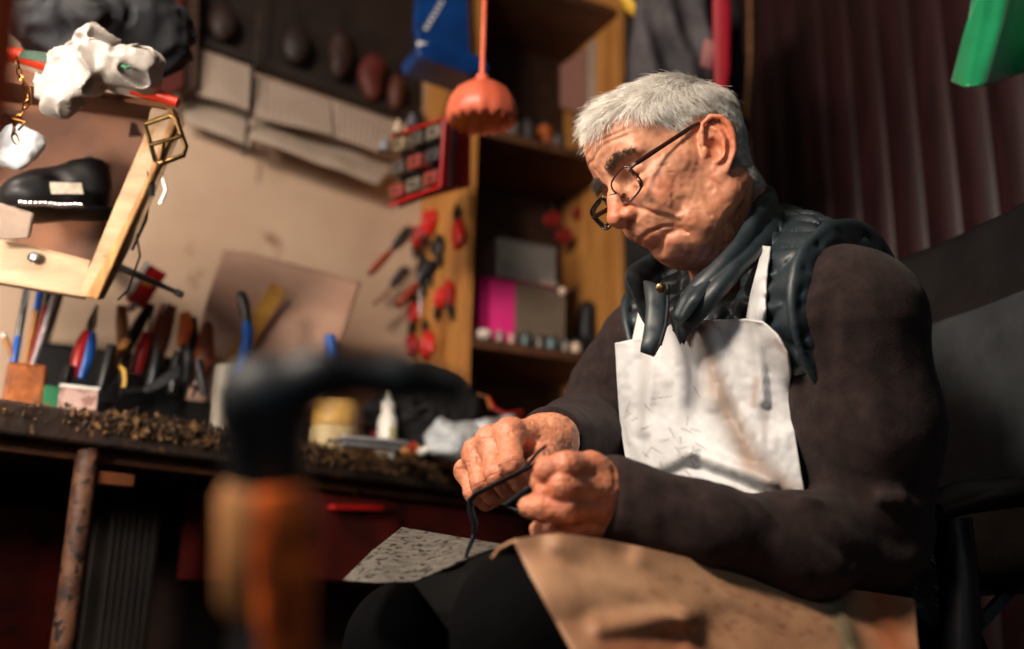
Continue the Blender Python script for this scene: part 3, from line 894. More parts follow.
def sheet_on(S2, fn, gap, smooth=12, fallback=None, d0=.6):
    "lay a sheet over what fn describes: depth per node from the surface, then relaxed like taut hide"
    a, b = S2.shape[:2]
    t, hit = raymarch(S2[..., 0], S2[..., 1], fn, d0=d0); t = t.reshape(a, b); hit = hit.reshape(a, b)
    D = np.where(hit, t - gap, np.nan)
    if fallback is not None: D = np.where(np.isnan(D), fallback, D)
    else:
        for i in range(a):
            r = D[i]; ok = ~np.isnan(r)
            if ok.any(): D[i] = np.interp(np.arange(b), np.where(ok)[0], r[ok])
        rows = ~np.isnan(D[:, 0])
        for j in range(b): D[:, j] = np.interp(np.arange(a), np.where(rows)[0], D[rows, j])
    D0 = np.where(hit, D, 9.0)
    for _ in range(smooth):
        E = np.pad(D, 1, mode='edge')
        D = np.minimum(.25 * (E[:-2, 1:-1] + E[2:, 1:-1] + E[1:-1, :-2] + E[1:-1, 2:]), D0)
    return D
def px_seg(S, a, b, w):
    "gaussian of the distance to a segment in the sheet's own parameter plane"
    a = np.array(a, float); b = np.array(b, float); p = S[..., :2] - a; d = b - a
    t = np.clip((p @ d) / (d @ d), 0, 1); e = np.linalg.norm(p - t[..., None] * d, axis=-1)
    return np.exp(-(e / w) ** 2)
def leather_mat(name, c1, c2, stain, scale=9, rough=.55, speck=(60, 50, 44)):
    m = M(name, c1, c2, scale=scale, rough=rough, bump=.35, bscale=70, dist=.002, c3=speck, c3t=.73, attr='stain')
    return m
APM = leather_mat('white_apron_hide', (218, 219, 221), (190, 191, 193), None, rough=.5, speck=(110, 100, 92))
TANM = leather_mat('tan_hide', (178, 138, 106), (150, 108, 80), None, scale=14, rough=.6, speck=(84, 52, 38))
GREYM = M('grey_hide', (104, 99, 92), (74, 70, 66), scale=62, stretch=(1, 2.5, 2.5), rough=.65, bump=.4, bscale=90, c3=(36, 33, 30), c3t=.555)
def build_apron(person):
    ap = None
    nu, nv = 110, 120
    S = coons([(615, 343), (626, 341), (640, 338), (652, 344), (662, 334), (670, 325), (678, 320), (712, 320), (747, 319), (764, 322)],
              [(636, 545), (700, 556), (760, 560), (812, 560)],
              [(615, 343), (617, 380), (620, 420), (626, 462), (632, 500), (636, 545)],
              [(764, 322), (778, 335), (788, 353), (791, 372), (789, 395), (796, 440), (803, 485), (810, 520), (812, 560)], nu, nv)
    body = lambda p: np.minimum(np.minimum(torso(p, .024), cap(p, SL + TU * .006, NB + TL * .02 - TU * .012, .097, .080)), chestfront(p, .02))
    D = sheet_on(S, body, .012, 60)
    # taut folds and creases
    D -= .007 * px_seg(S, (700, 330), (716, 400), 12) + .008 * px_seg(S, (716, 400), (770, 480), 12)
    D += .004 * px_seg(S, (722, 335), (740, 400), 9)
    D -= .008 * px_seg(S, (755, 325), (764, 400), 6) - .006 * px_seg(S, (772, 350), (770, 420), 8)
    D -= .013 * px_seg(S, (652, 357), (645, 430), 7) + .006 * px_seg(S, (628, 345), (630, 440), 5)
    D += .007 * px_seg(S, (641, 360), (640, 440), 5)
    D -= .010 * px_seg(S, (640, 474), (690, 452), 8) + .010 * px_seg(S, (690, 452), (800, 492), 8)
    D += .005 * px_seg(S, (640, 486), (695, 466), 6) + .005 * px_seg(S, (695, 466), (796, 505), 6)
    D -= .006 * px_seg(S, (676, 322), (668, 380), 7)
    D -= .006 * px_seg(S, (640, 520), (780, 530), 14)
    D += .0016 * (vnoise(np.stack([S[..., 0], S[..., 1], S[..., 0] * 0], -1).reshape(-1, 3), 1 / 22.).reshape(D.shape) - .5)
    D += .0016 * (vnoise(np.stack([S[..., 0], S[..., 1], S[..., 0] * 0 + 7], -1).reshape(-1, 3), 1 / 6.).reshape(D.shape) - .5)
    G = world(np.dstack([S, D]))
    m = MB(); m.grid(G); ap = m.build('apron', APM, person, solid=.0022, offset=0)
    tag(ap, 'worn white leather bib apron with a brown stain')
    C = np.ones(G.shape)
    st = np.maximum(px_seg(S, (702, 330), (718, 385), 9), px_seg(S, (716, 385), (752, 462), 11))
    st = np.clip(st * 1.05, 0, 1)[..., None] * .8; C = C * (1 - st) + np.array([.42, .26, .17]) * st
    st = np.clip(px_seg(S, (752, 462), (800, 498), 11), 0, 1)[..., None] * .75; C = C * (1 - st) + np.array([.48, .32, .24]) * st
    for a, b, w, k in (((757, 380), (754, 405), 4, .6), ((768, 410), (764, 440), 6, .25), ((776, 340), (789, 356), 3, .7), ((640, 505), (800, 520), 22, .35)):
        st = px_seg(S, a, b, w)[..., None] * k; C = C * (1 - st) + np.array([.62, .42, .32]) * st
    # hairline scratches left by the work
    r = np.random.default_rng(4)
    for _ in range(46):
        x, y = r.uniform(624, 700), r.uniform(385, 500); l = r.uniform(3, 12); t = r.uniform(0, 6.3)
        st = px_seg(S, (x, y), (x + l * cos(t), y + l * sin(t)), .9)[..., None] * .5; C = C * (1 - st) + np.array([.30, .27, .25]) * st
    vcol(ap, 'stain', C.reshape(-1, 3))
    # straps
    def strap(left, right, hidden, n=30, w=8):
        S = coons([left[0], right[0]], [left[-1], right[-1]], left, right, w, n)
        D = sheet_on(S, lambda p: np.minimum(vest(p), torso(p, .014)), .013, 25)
        G = world(np.dstack([S, D])); mm = MB(); mm.grid(G); s = mm.build('strap', APM, ap, solid=.0025, offset=0)
        C = np.ones((G.shape[0] * G.shape[1], 3)); vcol(s, 'stain', C)
    strap([(763, 246), (758, 266), (751, 292), (746, 322)], [(771, 247), (768, 266), (766, 292), (765, 325)], 0)
    strap([(640, 302), (637, 318), (631, 346)], [(649, 306), (646, 322), (642, 346)], 0)
    return ap
def build_hides():
    legs = lambda p: smin(cap(p, HN, KN, .088, .068), cap(p, HF, KF, .088, .066), .012)
    # tan hide over the near thigh
    top = [(513, 541), (535, 537), (560, 535), (600, 540), (640, 548), (700, 562), (780, 579), (850, 590), (915, 600)]
    left = [(513, 541), (528, 572), (545, 603), (572, 650), (590, 700)]
    right = [(915, 600), (918, 640), (925, 700)]; bot = [(590, 700), (700, 712), (800, 712), (925, 700)]
    S = coons(top, bot, left, right, 110, 60)
    fb = np.interp(S[..., 0], [513, 915], [.865, 1.06])
    D = sheet_on(S, legs, .008, 30, fb - .02, d0=.4)
    D = np.minimum(D, fb + .0 - .16 * np.linspace(0, 1, 60)[:, None])
    for _ in range(20):
        E = np.pad(D, 1, mode='edge'); D = np.minimum(.25 * (E[:-2, 1:-1] + E[2:, 1:-1] + E[1:-1, :-2] + E[1:-1, 2:]), D)
    D -= .014 * px_seg(S, (560, 545), (690, 620), 14)
    D -= .014 * px_seg(S, (600, 628), (685, 616), 12) + .004 * px_seg(S, (686, 622), (690, 680), 8)
    D -= .010 * px_seg(S, (640, 560), (840, 640), 12)
    D -= .010 * px_seg(S, (835, 592), (868, 690), 7)
    D += .004 * (vnoise(np.stack([S[..., 0], S[..., 1], S[..., 0] * 0], -1).reshape(-1, 3), 1 / 26.).reshape(D.shape) - .5)
    G = world(np.dstack([S, D]))
    back = [G[0] + TL * -.02 * k + np.array([0, 0, -.006 * k * k]) for k in (3, 2, 1)]
    G = np.concatenate([np.stack(back), G]); Sx = np.concatenate([S[:1]] * 3 + [S])
    m = MB(); m.grid(G)
    o = m.build('leather_hide', TANM, None, solid=.003, offset=0)
    C = np.ones(G.shape)
    for a, b, w, col, k in (((832, 590), (866, 700), 11, (.30, .48, .50), 1.0), ((880, 600), (905, 700), 22, (1.0, .52, .36), .85), ((620, 652), (684, 650), 26, (.85, .50, .40), .7), ((560, 700), (760, 712), 30, (.85, .55, .42), .6)):
        st = px_seg(Sx, a, b, w)[..., None] * k; C = C * (1 - st) + np.array(col) * st
    r = np.random.default_rng(9)
    for _ in range(110):
        x, y = r.uniform(640, 830), r.uniform(556, 640); l = r.uniform(2, 8); t = r.uniform(-.4, .5)
        st = px_seg(Sx, (x, y), (x + l * cos(t), y + l * sin(t)), 1.4)[..., None] * .5; C = C * (1 - st) + np.array([.42, .26, .20]) * st
    vcol(o, 'stain', C.reshape(-1, 3))
    tag(o, "tan leather hide with a green stripe draped over the seated man's near thigh", 'leather')
    # grey suede piece on the far knee
    S = coons([(402, 528, 1.13), (420, 531, 1.12), (460, 538, 1.10), (501, 545, 1.06)], [(343, 581, 1.0), (380, 583, .985), (414, 582, .985), (460, 562, 1.0), (500, 547, 1.05)],
              [(402, 528, 1.13), (372, 552, 1.06), (343, 581, 1.0)], [(501, 545, 1.06), (500, 547, 1.05)], 50, 40)
    S[..., 2] -= .006 * np.sin(S[..., 0] / 14.)
    G = world(S); m = MB(); m.grid(G); o = m.build('suede_piece', GREYM, None, solid=.0025, offset=0)
    tag(o, "scuffed grey suede piece lying over the man's far knee", 'leather')
    # dark leather flap between
    S = coons([(414, 584, .99), (460, 565, 1.0), (500, 549, 1.02), (513, 543, .93)], [(455, 640, .96), (500, 640, .93), (540, 640, .9), (572, 650, .845)],
              [(414, 584, .99), (435, 612, .97), (455, 640, .96)], [(513, 543, .93), (545, 603, .87), (572, 650, .845)], 40, 40)
    G = world(S); m = MB(); m.grid(G); o = m.build('leather_flap', M('dark_hide', (14, 13, 12), (9, 9, 9), spec=.1, scale=20, rough=.85, bump=.3), None, solid=.0025, offset=0)
    tag(o, 'dark leather flap hanging between the grey suede and the tan hide', 'leather')
    # black strap pulled between the hands
    BL = M('black_strap', (30, 34, 44), (20, 23, 30), scale=60, rough=.45, bump=.3, bscale=400)
    root = thing('leather_strap', 'thin black leather strap pulled taut between the two hands', 'strap', P(475, 495, 1.03))
    m = MB(); m.tube(PX([(552, 455, .935), (540, 462, .955), (528, 468, .975), (510, 477, .995), (490, 487, 1.01), (476, 494, 1.02), (470, 500, 1.02), (471, 512, 1.02), (475, 524, 1.02), (474, 536, 1.02), (468, 550, 1.01), (464, 563, 1.0)]), [.0028, .003, .0034, .0034, .0034, .0036, .0045, .005, .005, .0035, .0028, .0022], 8, squash=.5)
    m.build('strap', BL, root)
    m = MB(); m.tube(PX([(522, 470, .985), (530, 462, .975), (538, 452, .965), (546, 446, .960)]), .0018, 8); m.build('loop_end', BL, root)
    m = MB(); c = P(547, 455, .945); a, b, _ = frame_from(CF); m.tube([c + .0050 * (cos(t) * a * .6 + sin(t) * b) for t in np.linspace(0, 2 * pi, 25)], .0008, 6, cap=False)
    m.build('ring', M('steel', (190, 190, 195), rough=.22, metal=1, bump=0), root)
    m = MB(); m.tube(PX([(533, 470, .972), (545, 478, .985), (525, 492, 1.0), (505, 505, 1.01), (520, 512, 1.0), (540, 505, .98)]), .0035, 8); m.build('strap_tail', BL, root)
# ------------------------------------------------------------------ room frame
W0 = np.array([-.226, 2.46, 0]); WU = nrm(np.array([.8908, .4544, 0])); WN = np.array([WU[1], -WU[0], 0]); UP = np.array([0, 0, 1.0])
WR3 = np.stack([WU, WN, UP], 1)          # columns: along wall, out of wall, up  (left-handed is fine for boxes)
def ray(px, py): return CF + CR * (px - 512) / FPX - CU * (py - 324.5) / FPX
def OW(px, py, h=0.0):
    "point h in front of the back wall seen at a pixel"
    d = ray(px, py); t = ((W0 + WN * h - CAM) @ WN) / (d @ WN); return CAM + d * t
def S_(p): return (np.asarray(p) - W0) @ WU
def WP(s, h, z): return W0 + WU * s + WN * h + UP * z
CORN = .95
RU = -WN * -1                             # along right wall towards camera
RC = WP(CORN, 0, 0); RNv = -WU            # right wall runs along WN from RC, faces -WU
def ORW(px, py, h=0.0):
    d = ray(px, py); t = ((RC + RNv * h - CAM) @ RNv) / (d @ RNv); return CAM + d * t
BZ = .785
def TB(px, h, z=BZ, py=430):
    p = OW(px, py, h); return np.array([p[0], p[1], z])
def struct(name, m, mat, **k):
    o = m.build(name, mat, None, **k); o['kind'] = 'structure'; return o
def wall_material():
    m = M('plaster', (196, 172, 150), (168, 140, 118), scale=2.2, rough=.8, bump=.25, bscale=30, lo=.3, hi=.7, c3=(140, 104, 84), c3t=.66)
    return m
WOODY = M('yellow_wood', (196, 138, 74), (160, 104, 50), scale=5, stretch=(6, 6, .7), rough=.5, bump=.2, bscale=30)
PALEW = M('pale_board', (206, 178, 132), (176, 144, 98), scale=6, stretch=(1, 6, 6), rough=.55, bump=.3, bscale=24, c3=(130, 96, 60), c3t=.64)
DARKW = M('dark_wood', (58, 36, 26), (34, 20, 15), scale=8, stretch=(1, 6, 6), rough=.55, bump=.4, bscale=30)
SHELFW = M('shelf_wood', (92, 56, 34), (62, 38, 24), scale=7, stretch=(1, 6, 6), rough=.6, bump=.3)
REDBROWN = M('old_red_paint', (88, 22, 16), (50, 16, 12), scale=9, rough=.45, bump=.4, bscale=40, c3=(20, 10, 8), c3t=.62)
PANEL = M('varnished_planks', (58, 27, 32), (26, 12, 15), scale=7, stretch=(5, 5, .5), rough=.44, bump=.22, bscale=18, spec=.4, c3=(96, 72, 74), c3t=.69, lo=.3, hi=.7)
BLACKP = M('black_plastic', (24, 24, 26), (15, 15, 17), scale=20, rough=.4, bump=.1)
STEEL = M('worn_steel', (150, 150, 152), (96, 96, 98), scale=30, rough=.32, metal=1, bump=.15)
IRON = M('dark_iron', (52, 54, 58), (30, 31, 34), scale=18, rough=.42, metal=.7, bump=.25)
REDP = M('red_plastic', (196, 34, 30), (160, 22, 22), scale=12, rough=.35, bump=.05)
BLUEP = M('blue_plastic', (28, 96, 190), (18, 70, 150), scale=12, rough=.35, bump=.05)
WHITEP = M('white_plastic', (232, 230, 224), (210, 206, 198), scale=10, rough=.35, bump=.05)
TANW = M('tool_handle_wood', (186, 130, 70), (146, 92, 46), scale=14, stretch=(1, 1, .3), rough=.45, bump=.15)
BRNW = M('brown_handle_wood', (140, 74, 42), (96, 48, 28), scale=14, stretch=(1, 1, .3), rough=.35, bump=.15, coat=.3)
ORANGEP = M('orange_plastic', (236, 112, 36), (214, 88, 26), scale=12, rough=.4, bump=.05)
BLKCLOTH = M('black_cloth', (28, 27, 30), (16, 16, 19), scale=14, rough=.9, bump=.5, bscale=120)
GREYCLOTH = M('grey_cloth', (84, 80, 84), (52, 50, 54), scale=14, rough=.85, bump=.5, bscale=90)
YEL = M('yellow_plastic', (222, 178, 60), (196, 150, 40), scale=12, rough=.45, bump=.05)
# shell
m = MB(); m.box(WP(-.8, -.05, 1.3), (2.4, .05, 1.32), WR3); struct('wall_back', m, wall_material())
m = MB()
i = 0; t = 0.0; r_ = random.Random(3)
while t < 3.4:
    w = .094 + .004 * r_.random()
    c = RC + WN * (t + w / 2) + UP * 1.3 + RNv * (-.004 + .0015 * r_.random())
    R3 = np.stack([RNv, WN, UP], 1)
    # tongue and groove board with chamfered edges
    k = .0075; f = .0065
    m.prism([(-f, -w / 2 + .001), (f - .005, -w / 2 + .001), (f, -w / 2 + k), (f, w / 2 - k), (f - .005, w / 2 - .001), (-f, w / 2 - .001)], -1.3, 1.3, c, R3)
    t += w
m.box(RC + WN * 1.7 + UP * 1.3 - RNv * .05, (.03, 1.75, 1.3), np.stack([RNv, WN, UP], 1))
struct('wall_right', m, PANEL)
m = MB(); m.box((0, 1.2, -.05), (3.6, 3.4, .05)); struct('floor', m, M('floor_boards', (60, 42, 32), (36, 26, 22), scale=5, rough=.7, bump=.3))
m = MB(); m.box((0, 1.2, 2.67), (3.6, 3.4, .05)); struct('ceiling', m, M('dim_ceiling', (120, 108, 96), (100, 90, 80), scale=3, rough=.9, bump=.1))
m = MB(); m.box(WP(-.9, .004, .39), (2.3, .006, .39), WR3); struct('trim_1', m, DARKW)  # dark board added to keep the wall below the bench dark
# ------------------------------------------------------------------ bookcase
root = thing('shelf_unit', 'open yellow wooden shelf unit standing on the workbench behind the old man', 'shelf', WP(.32, .15, BZ))
s0, s1 = S_(OW(472, 330, .3)), S_(OW(620, 300, .3))
for s in (s0 - .011, s1 + .011):
    m = MB(); m.box(WP(s, .15, (BZ + 2.3) / 2), (.011, .15, (2.3 - BZ) / 2), WR3); m.build('side_panel', WOODY, root, bevel=.002)
for z in (.81, 1.085, 1.61, 2.05):
    m = MB(); m.box(WP((s0 + s1) / 2, .15, z - .01), ((s1 - s0) / 2, .148, .011), WR3); m.build('shelf', SHELFW, root, bevel=.002)
m = MB(); m.box(WP((s0 + s1) / 2, .008, (BZ + 2.3) / 2), ((s1 - s0) / 2, .005, (2.3 - BZ) / 2 - .01), WR3); m.build('back_panel', DARKW, root)
# ------------------------------------------------------------------ workbench
bl, br = OW(-140, 372, .62), OW(520, 470, .42)
e0 = np.array([bl[0], bl[1], 0]); e1 = np.array([br[0], br[1], 0])
def onz(px, py, z):
    d = ray(px, py); t = (z - CAM[2]) / d[2]; return CAM + d * t
f0, f1 = onz(0, 398, BZ), onz(462, 470, BZ)
eu = nrm(f1 - f0); eu[2] = 0; eu = nrm(eu); en = np.array([eu[1], -eu[0], 0])
print('bench edge', f0, f1, 'h', (f0 - W0) @ WN, (f1 - W0) @ WN)
A0 = f0 - eu * .55; A1 = f1 + eu * .42
def EP(s, n, z): return A0 + eu * s + en * n + UP * (z - BZ)      # along edge, out of edge (negative = towards wall)
ELEN = np.linalg.norm(A1 - A0)
def se(px, py=430):  # edge parameter under a pixel column
    q = ray(px, py)[:2]; a = A0[:2] - CAM[:2]
    M2 = np.array([[eu[0], -q[0]], [eu[1], -q[1]]]); s = np.linalg.solve(M2, -a); return s[0]
root = thing('workbench', 'dark old wooden workbench with a rough crusted front edge', 'workbench', EP(ELEN / 2, -.25, 0))
def wallat(p): return p - WN * (((p - W0) @ WN) - .012)
m = MB()
c0, c1 = wallat(A0), wallat(A1)
V = []
for z in (BZ, BZ - .05):
    for p in (A0, A1, c1, c0): V.append(np.array([p[0], p[1], z]))
m.add(V, [(0, 1, 2, 3), (7, 6, 5, 4), (0, 4, 5, 1), (1, 5, 6, 2), (2, 6, 7, 3), (3, 7, 4, 0)])
m.build('bench_top', M('bench_wood', (54, 34, 23), (25, 17, 13), scale=11, rough=.75, bump=.8, bscale=60, dist=.004, c3=(120, 84, 52), c3t=.62), root, bevel=.006)
ER3 = np.stack([eu, en, UP], 1)
m = MB(); m.box(EP(ELEN / 2, -.05, BZ - .0605), (ELEN / 2 - .02, .012, .0095), ER3); m.build('apron_rail', SHELFW, root, bevel=.002)
m = MB(); m.box(EP(se(128), -.035, BZ - .095), (.035, .012, .010), ER3); m.build('bracket', M('orange_wood', (104, 56, 28), (80, 42, 22), scale=10, bump=.2), root, bevel=.002)
PIPE = M('peeling_pipe', (98, 64, 44), (60, 36, 26), scale=26, rough=.6, bump=.9, bscale=70, dist=.003, c3=(20, 14, 12), c3t=.56, lo=.4, hi=.6)
lp = EP(se(100, 435), -.03, 0)
m = MB(); m.tube([lp + UP * z for z in np.linspace(0, BZ - .05, 12)], .0175, 16); m.build('leg', PIPE, root)
for s in (.12, ELEN - .08):
    m = MB(); m.tube([EP(s, -.05, z) for z in np.linspace(0, BZ - .05, 6)], .0175, 12); m.build('leg', PIPE, root)
m = MB(); m.tube([EP(se(22, 540), -.33, z) for z in np.linspace(0, BZ - .05, 6)], .016, 12); m.build('leg', REDBROWN, root)
# drawer cabinet under the bench at the right
sa, sb = se(268, 520), se(540, 520)
root = thing('drawer_cabinet', 'dark red painted drawer cabinet hanging under the right end of the workbench', 'cabinet', EP((sa + sb) / 2, -.2, .46))
m = MB(); m.box(EP((sa + sb) / 2, -.165, .625), ((sb - sa) / 2, .105, .085), ER3); m.build('body', REDBROWN, root, bevel=.003)
m = MB(); m.box(EP((sa + sb) / 2, -.045, .625), ((sb - sa) / 2 - .006, .008, .080), ER3); dr = m.build('drawer', REDBROWN, root, bevel=.003)
h0, h1 = se(332, 507), se(382, 507)
def ep_at(px, py, n):
    "point on the plane n out of the bench edge"
    d = ray(px, py); t = ((A0 + en * n - CAM) @ en) / (d @ en); return CAM + d * t
a, b = ep_at(332, 507, -.025), ep_at(382, 508, -.025)
m = MB(); m.bar(a, b, .010, .010); 
for q in (a, b): m.tube([q, q - en * .018], .003, 8)
m.build('drawer_handle', REDP, dr, bevel=.002)
m = MB(); m.lathe(ep_at(356, 491, -.037), en, [(.002, -.001), (.009, 0), (.009, .002), (.005, .004), (.0045, 0)], 18); m.build('keyhole', M('brass_dull', (120, 96, 60), rough=.4, metal=1, bump=0), dr)
# ribbed radiator in the shade below
root = thing('ribbed_panel', 'faint grey ribbed panel standing in the shade under the workbench', 'panel', EP(se(205, 500), -.3, 0))
m = MB()
for k in range(7): m.box(EP(se(194 + k * 7, 500), -.25, .36), (.0065, .010, .30), ER3)
m.box(EP(se(212, 500), -.27, .36), (.06, .006, .31), ER3)
m.build('panel', M('grey_slats', (40, 34, 28), (26, 22, 19), scale=20, rough=.6, bump=.1), root, bevel=.002)
m = MB(); m.box(EP(se(212, 500), -.27, .03), (.066, .03, .03), ER3); m.build('foot', IRON, root)
# dark red board leaning below the bench
m = MB(); m.box(EP(se(60, 560), -.40, .33), (.20, .010, .33), ER3); tag(m.build('cupboard_door', REDBROWN, None, bevel=.003), 'dark red board leaning under the left end of the workbench', 'board')
# crumbs and leather scraps on the edge
m = MB(); r = np.random.default_rng(11)
for k in range(3200):
    s = r.uniform(se(-10), se(480)); 
    px_ = proj(EP(s, 0, BZ))[0]
    dens = np.interp(px_, [0, 40, 105, 125, 200, 300, 340, 440, 480], [.05, .1, .5, 1, 1, 1, 1, .6, .3])
    if r.random() > dens: continue
    front = r.random() < .45
    n = -abs(r.normal(0, .035)) if not front else r.uniform(-.002, .007)
    z = BZ + abs(r.normal(0, .0035)) * (1 + .9 * (dens > .8)) if not front else BZ - r.uniform(0, .03) ** 1.0
    c = EP(s, n, z); w = r.uniform(.0015, .005); R3 = np.array(Quaternion(nrm(r.normal(0, 1, 4))).to_matrix())
    m.box(c, (w, w * r.uniform(.3, .8), r.uniform(.0004, .0012)), R3)
tag(m.build('leather_scraps', M('scrap_mix', (120, 88, 54), (36, 25, 19), scale=60, rough=.85, bump=.3, lo=.42, hi=.58), None, smooth=False),
    'crumbs and shavings of leather crusted along the front edge of the workbench', 'leather scraps', kind='stuff')
# ------------------------------------------------------------------ helpers for small things
def sheet(name, corners, mat, parent=None, nu=24, nv=18, th=.0012, wav=0.0, curl=0.0, ws=30, seed=0):
    "curved sheet through four space points (tl, tr, br, bl) with belly and waves"
    tl, tr, br, bl = [np.asarray(c, float) for c in corners]
    u = np.linspace(0, 1, nu)[None, :, None]; v = np.linspace(0, 1, nv)[:, None, None]
    G = (1 - v) * ((1 - u) * tl + u * tr) + v * ((1 - u) * bl + u * br)
    n = nrm(np.cross(tr - tl, bl - tl)); 
    if n @ (CAM - tl) < 0: n = -n
    w = (vnoise(G.reshape(-1, 3) + seed, ws).reshape(nv, nu) - .5) * wav
    G = G + n * (w + curl * np.sin(pi * v[..., 0] * .5) ** 2 * (1 + 0 * u[..., 0]))[..., None]
    m = MB(); m.grid(G); return m.build(name, mat, parent, solid=th, offset=0)
def blob(name, c, r, mat, parent=None, amp=.3, sc=18, h=.006, R=None, seed=0, flat=None):
    c = np.asarray(c, float); R_ = np.eye(3) if R is None else R; mr = max(r)
    def f(p):
        d = ell(p, c, r, R_)
        d = d + amp * mr * (vnoise(p + seed, sc) - .5) + amp * .5 * mr * (np.abs(vnoise(p + seed + 3, sc * 2.3) - .5) - .25)
        if flat is not None: d = smax(d, flat - p[:, 2], .004)
        return d
    V, F = sdf_mesh(f, c - mr * 1.5, c + mr * 1.5, h); V = relax(V, F, 1)
    return mesh_np(name, V, F, mat, parent)
def slab(m, pts, n, th):
    "polygon of space points given thickness th along n"
    n = nrm(np.asarray(n, float)); a = [np.asarray(p) + n * th / 2 for p in pts]; b = [np.asarray(p) - n * th / 2 for p in pts]; k = len(pts)
    m.add(a + b, [tuple(range(k)), tuple(range(k, 2 * k))[::-1]] + [(i, (i + 1) % k, (i + 1) % k + k, i + k) for i in range(k)])
    return m
def spin(m, a, b, prof, n=16, squash=1.0):
    "prof: (t 0..1 along a-b, radius)"
    a = np.asarray(a, float); b = np.asarray(b, float); L = np.linalg.norm(b - a)
    return m.lathe(a, b - a, [(r, t * L) for t, r in prof], n, squash)
def lerp(a, b, t): return np.asarray(a) * (1 - t) + np.asarray(b) * t
# ------------------------------------------------------------------ pens in a wooden block
root = thing('pen_holder', 'chipped orange brown wooden block holding pens at the left end of the workbench', 'pen holder', TB(18, .5))
c = TB(18, .5); m = MB(); 
G = OW(18, 377, .5); w = .030
m.box([c[0], c[1], (BZ + G[2] + .018) / 2 + .002], (w, .020, (G[2] + .020 - BZ) / 2), WR3)
m.build('block', M('chipped_block', (186, 106, 48), (120, 60, 28), scale=34, rough=.5, bump=.8, bscale=60, dist=.004), root, bevel=.006, seg=3)
pens = [(12, 372, 27, 289, .0042, 'silver ballpoint pen with a blue grip in the wooden block', WHITEP, BLUEP, .0), (24, 372, 41, 287, .0036, 'wooden pencil with a blue cap leaning in the wooden block', TANW, BLUEP, .72),
        (28, 374, 50, 289, .0033, 'thin dark red pen in the wooden block', M('dark_red_pen', (140, 30, 34), rough=.3, bump=0), STEEL, .8), (29, 374, 56, 291, .0038, 'silver white marker leaning right in the wooden block', M('silver_pen', (200, 196, 200), (170, 160, 165), scale=60, rough=.3, bump=.1), TANW, .95), (20, 374, 3, 333, .0034, 'beige pencil leaning left in the wooden block', TANW, WHITEP, .9)]
for (x0, y0, x1, y1, r, lab, m1, m2, cut) in pens:
    a, b = OW(x0, y0, .50), OW(x1, y1, .50); r *= 1.35
    rt_ = thing('pen' if 'pencil' not in lab else 'pencil', lab, 'pen' if 'pencil' not in lab else 'pencil', a, group='pens in the wooden block')
    if cut == 0:
        m = MB(); spin(m, a, lerp(a, b, .42), [(0, r), (.1, r * 1.1), (.95, r * 1.1), (1, r)], 12); m.build('grip', m2, rt_)
        m = MB(); spin(m, lerp(a, b, .42), b, [(0, r), (.9, r), (1, r * .7)], 12); m.build('barrel', STEEL, rt_)
        m = MB(); q = lerp(a, b, .78); m.bar(q + CR * r - CF * r, b + CR * r - CF * r, .002, .0015); m.tube([b, b + nrm(b - a) * .006], .0018, 8); m.build('clip', STEEL, rt_)
    else:
        m = MB(); spin(m, a, lerp(a, b, cut), [(0, r), (1, r)], 12); m.build('barrel', m1, rt_)
        m = MB(); spin(m, lerp(a, b, cut), b, [(0, r * 1.12), (.85, r * 1.1), (1, r * .6)], 12); m.build('cap', m2, rt_)
# small boxes
for (x0, x1, y0, y1, mat, lab, nm) in ((44, 60, 387, 400, M('green_card', (30, 110, 70), (24, 90, 56), rough=.5, bump=0), 'small green carton beside the wooden pen block', 'carton'), (60, 99, 385, 402, M('pink_grey_card', (190, 160, 150), (150, 110, 104), scale=40, rough=.4, bump=0, lo=.48, hi=.52), 'small pale patterned box right of the green carton', 'box')):
    a, b = OW(x0, y0, .56), OW(x1, y0, .56); z1 = a[2]; 
    m = MB(); q = (a + b) / 2; hz = (z1 - BZ - .001) / 2
    m.box([q[0], q[1], BZ + .001 + hz], (np.linalg.norm((b - a)[:2]) / 2, .012, hz), WR3)
    o = thing(nm, lab, 'box', [q[0], q[1], BZ]); m.build('carton_body', mat, o, bevel=.001)
    m = MB(); m.box([q[0], q[1], BZ + hz * 2 - .001], (np.linalg.norm((b - a)[:2]) / 2 + .0006, .0126, .0025), WR3); m.build('flap', WHITEP if nm == 'box' else mat, o)
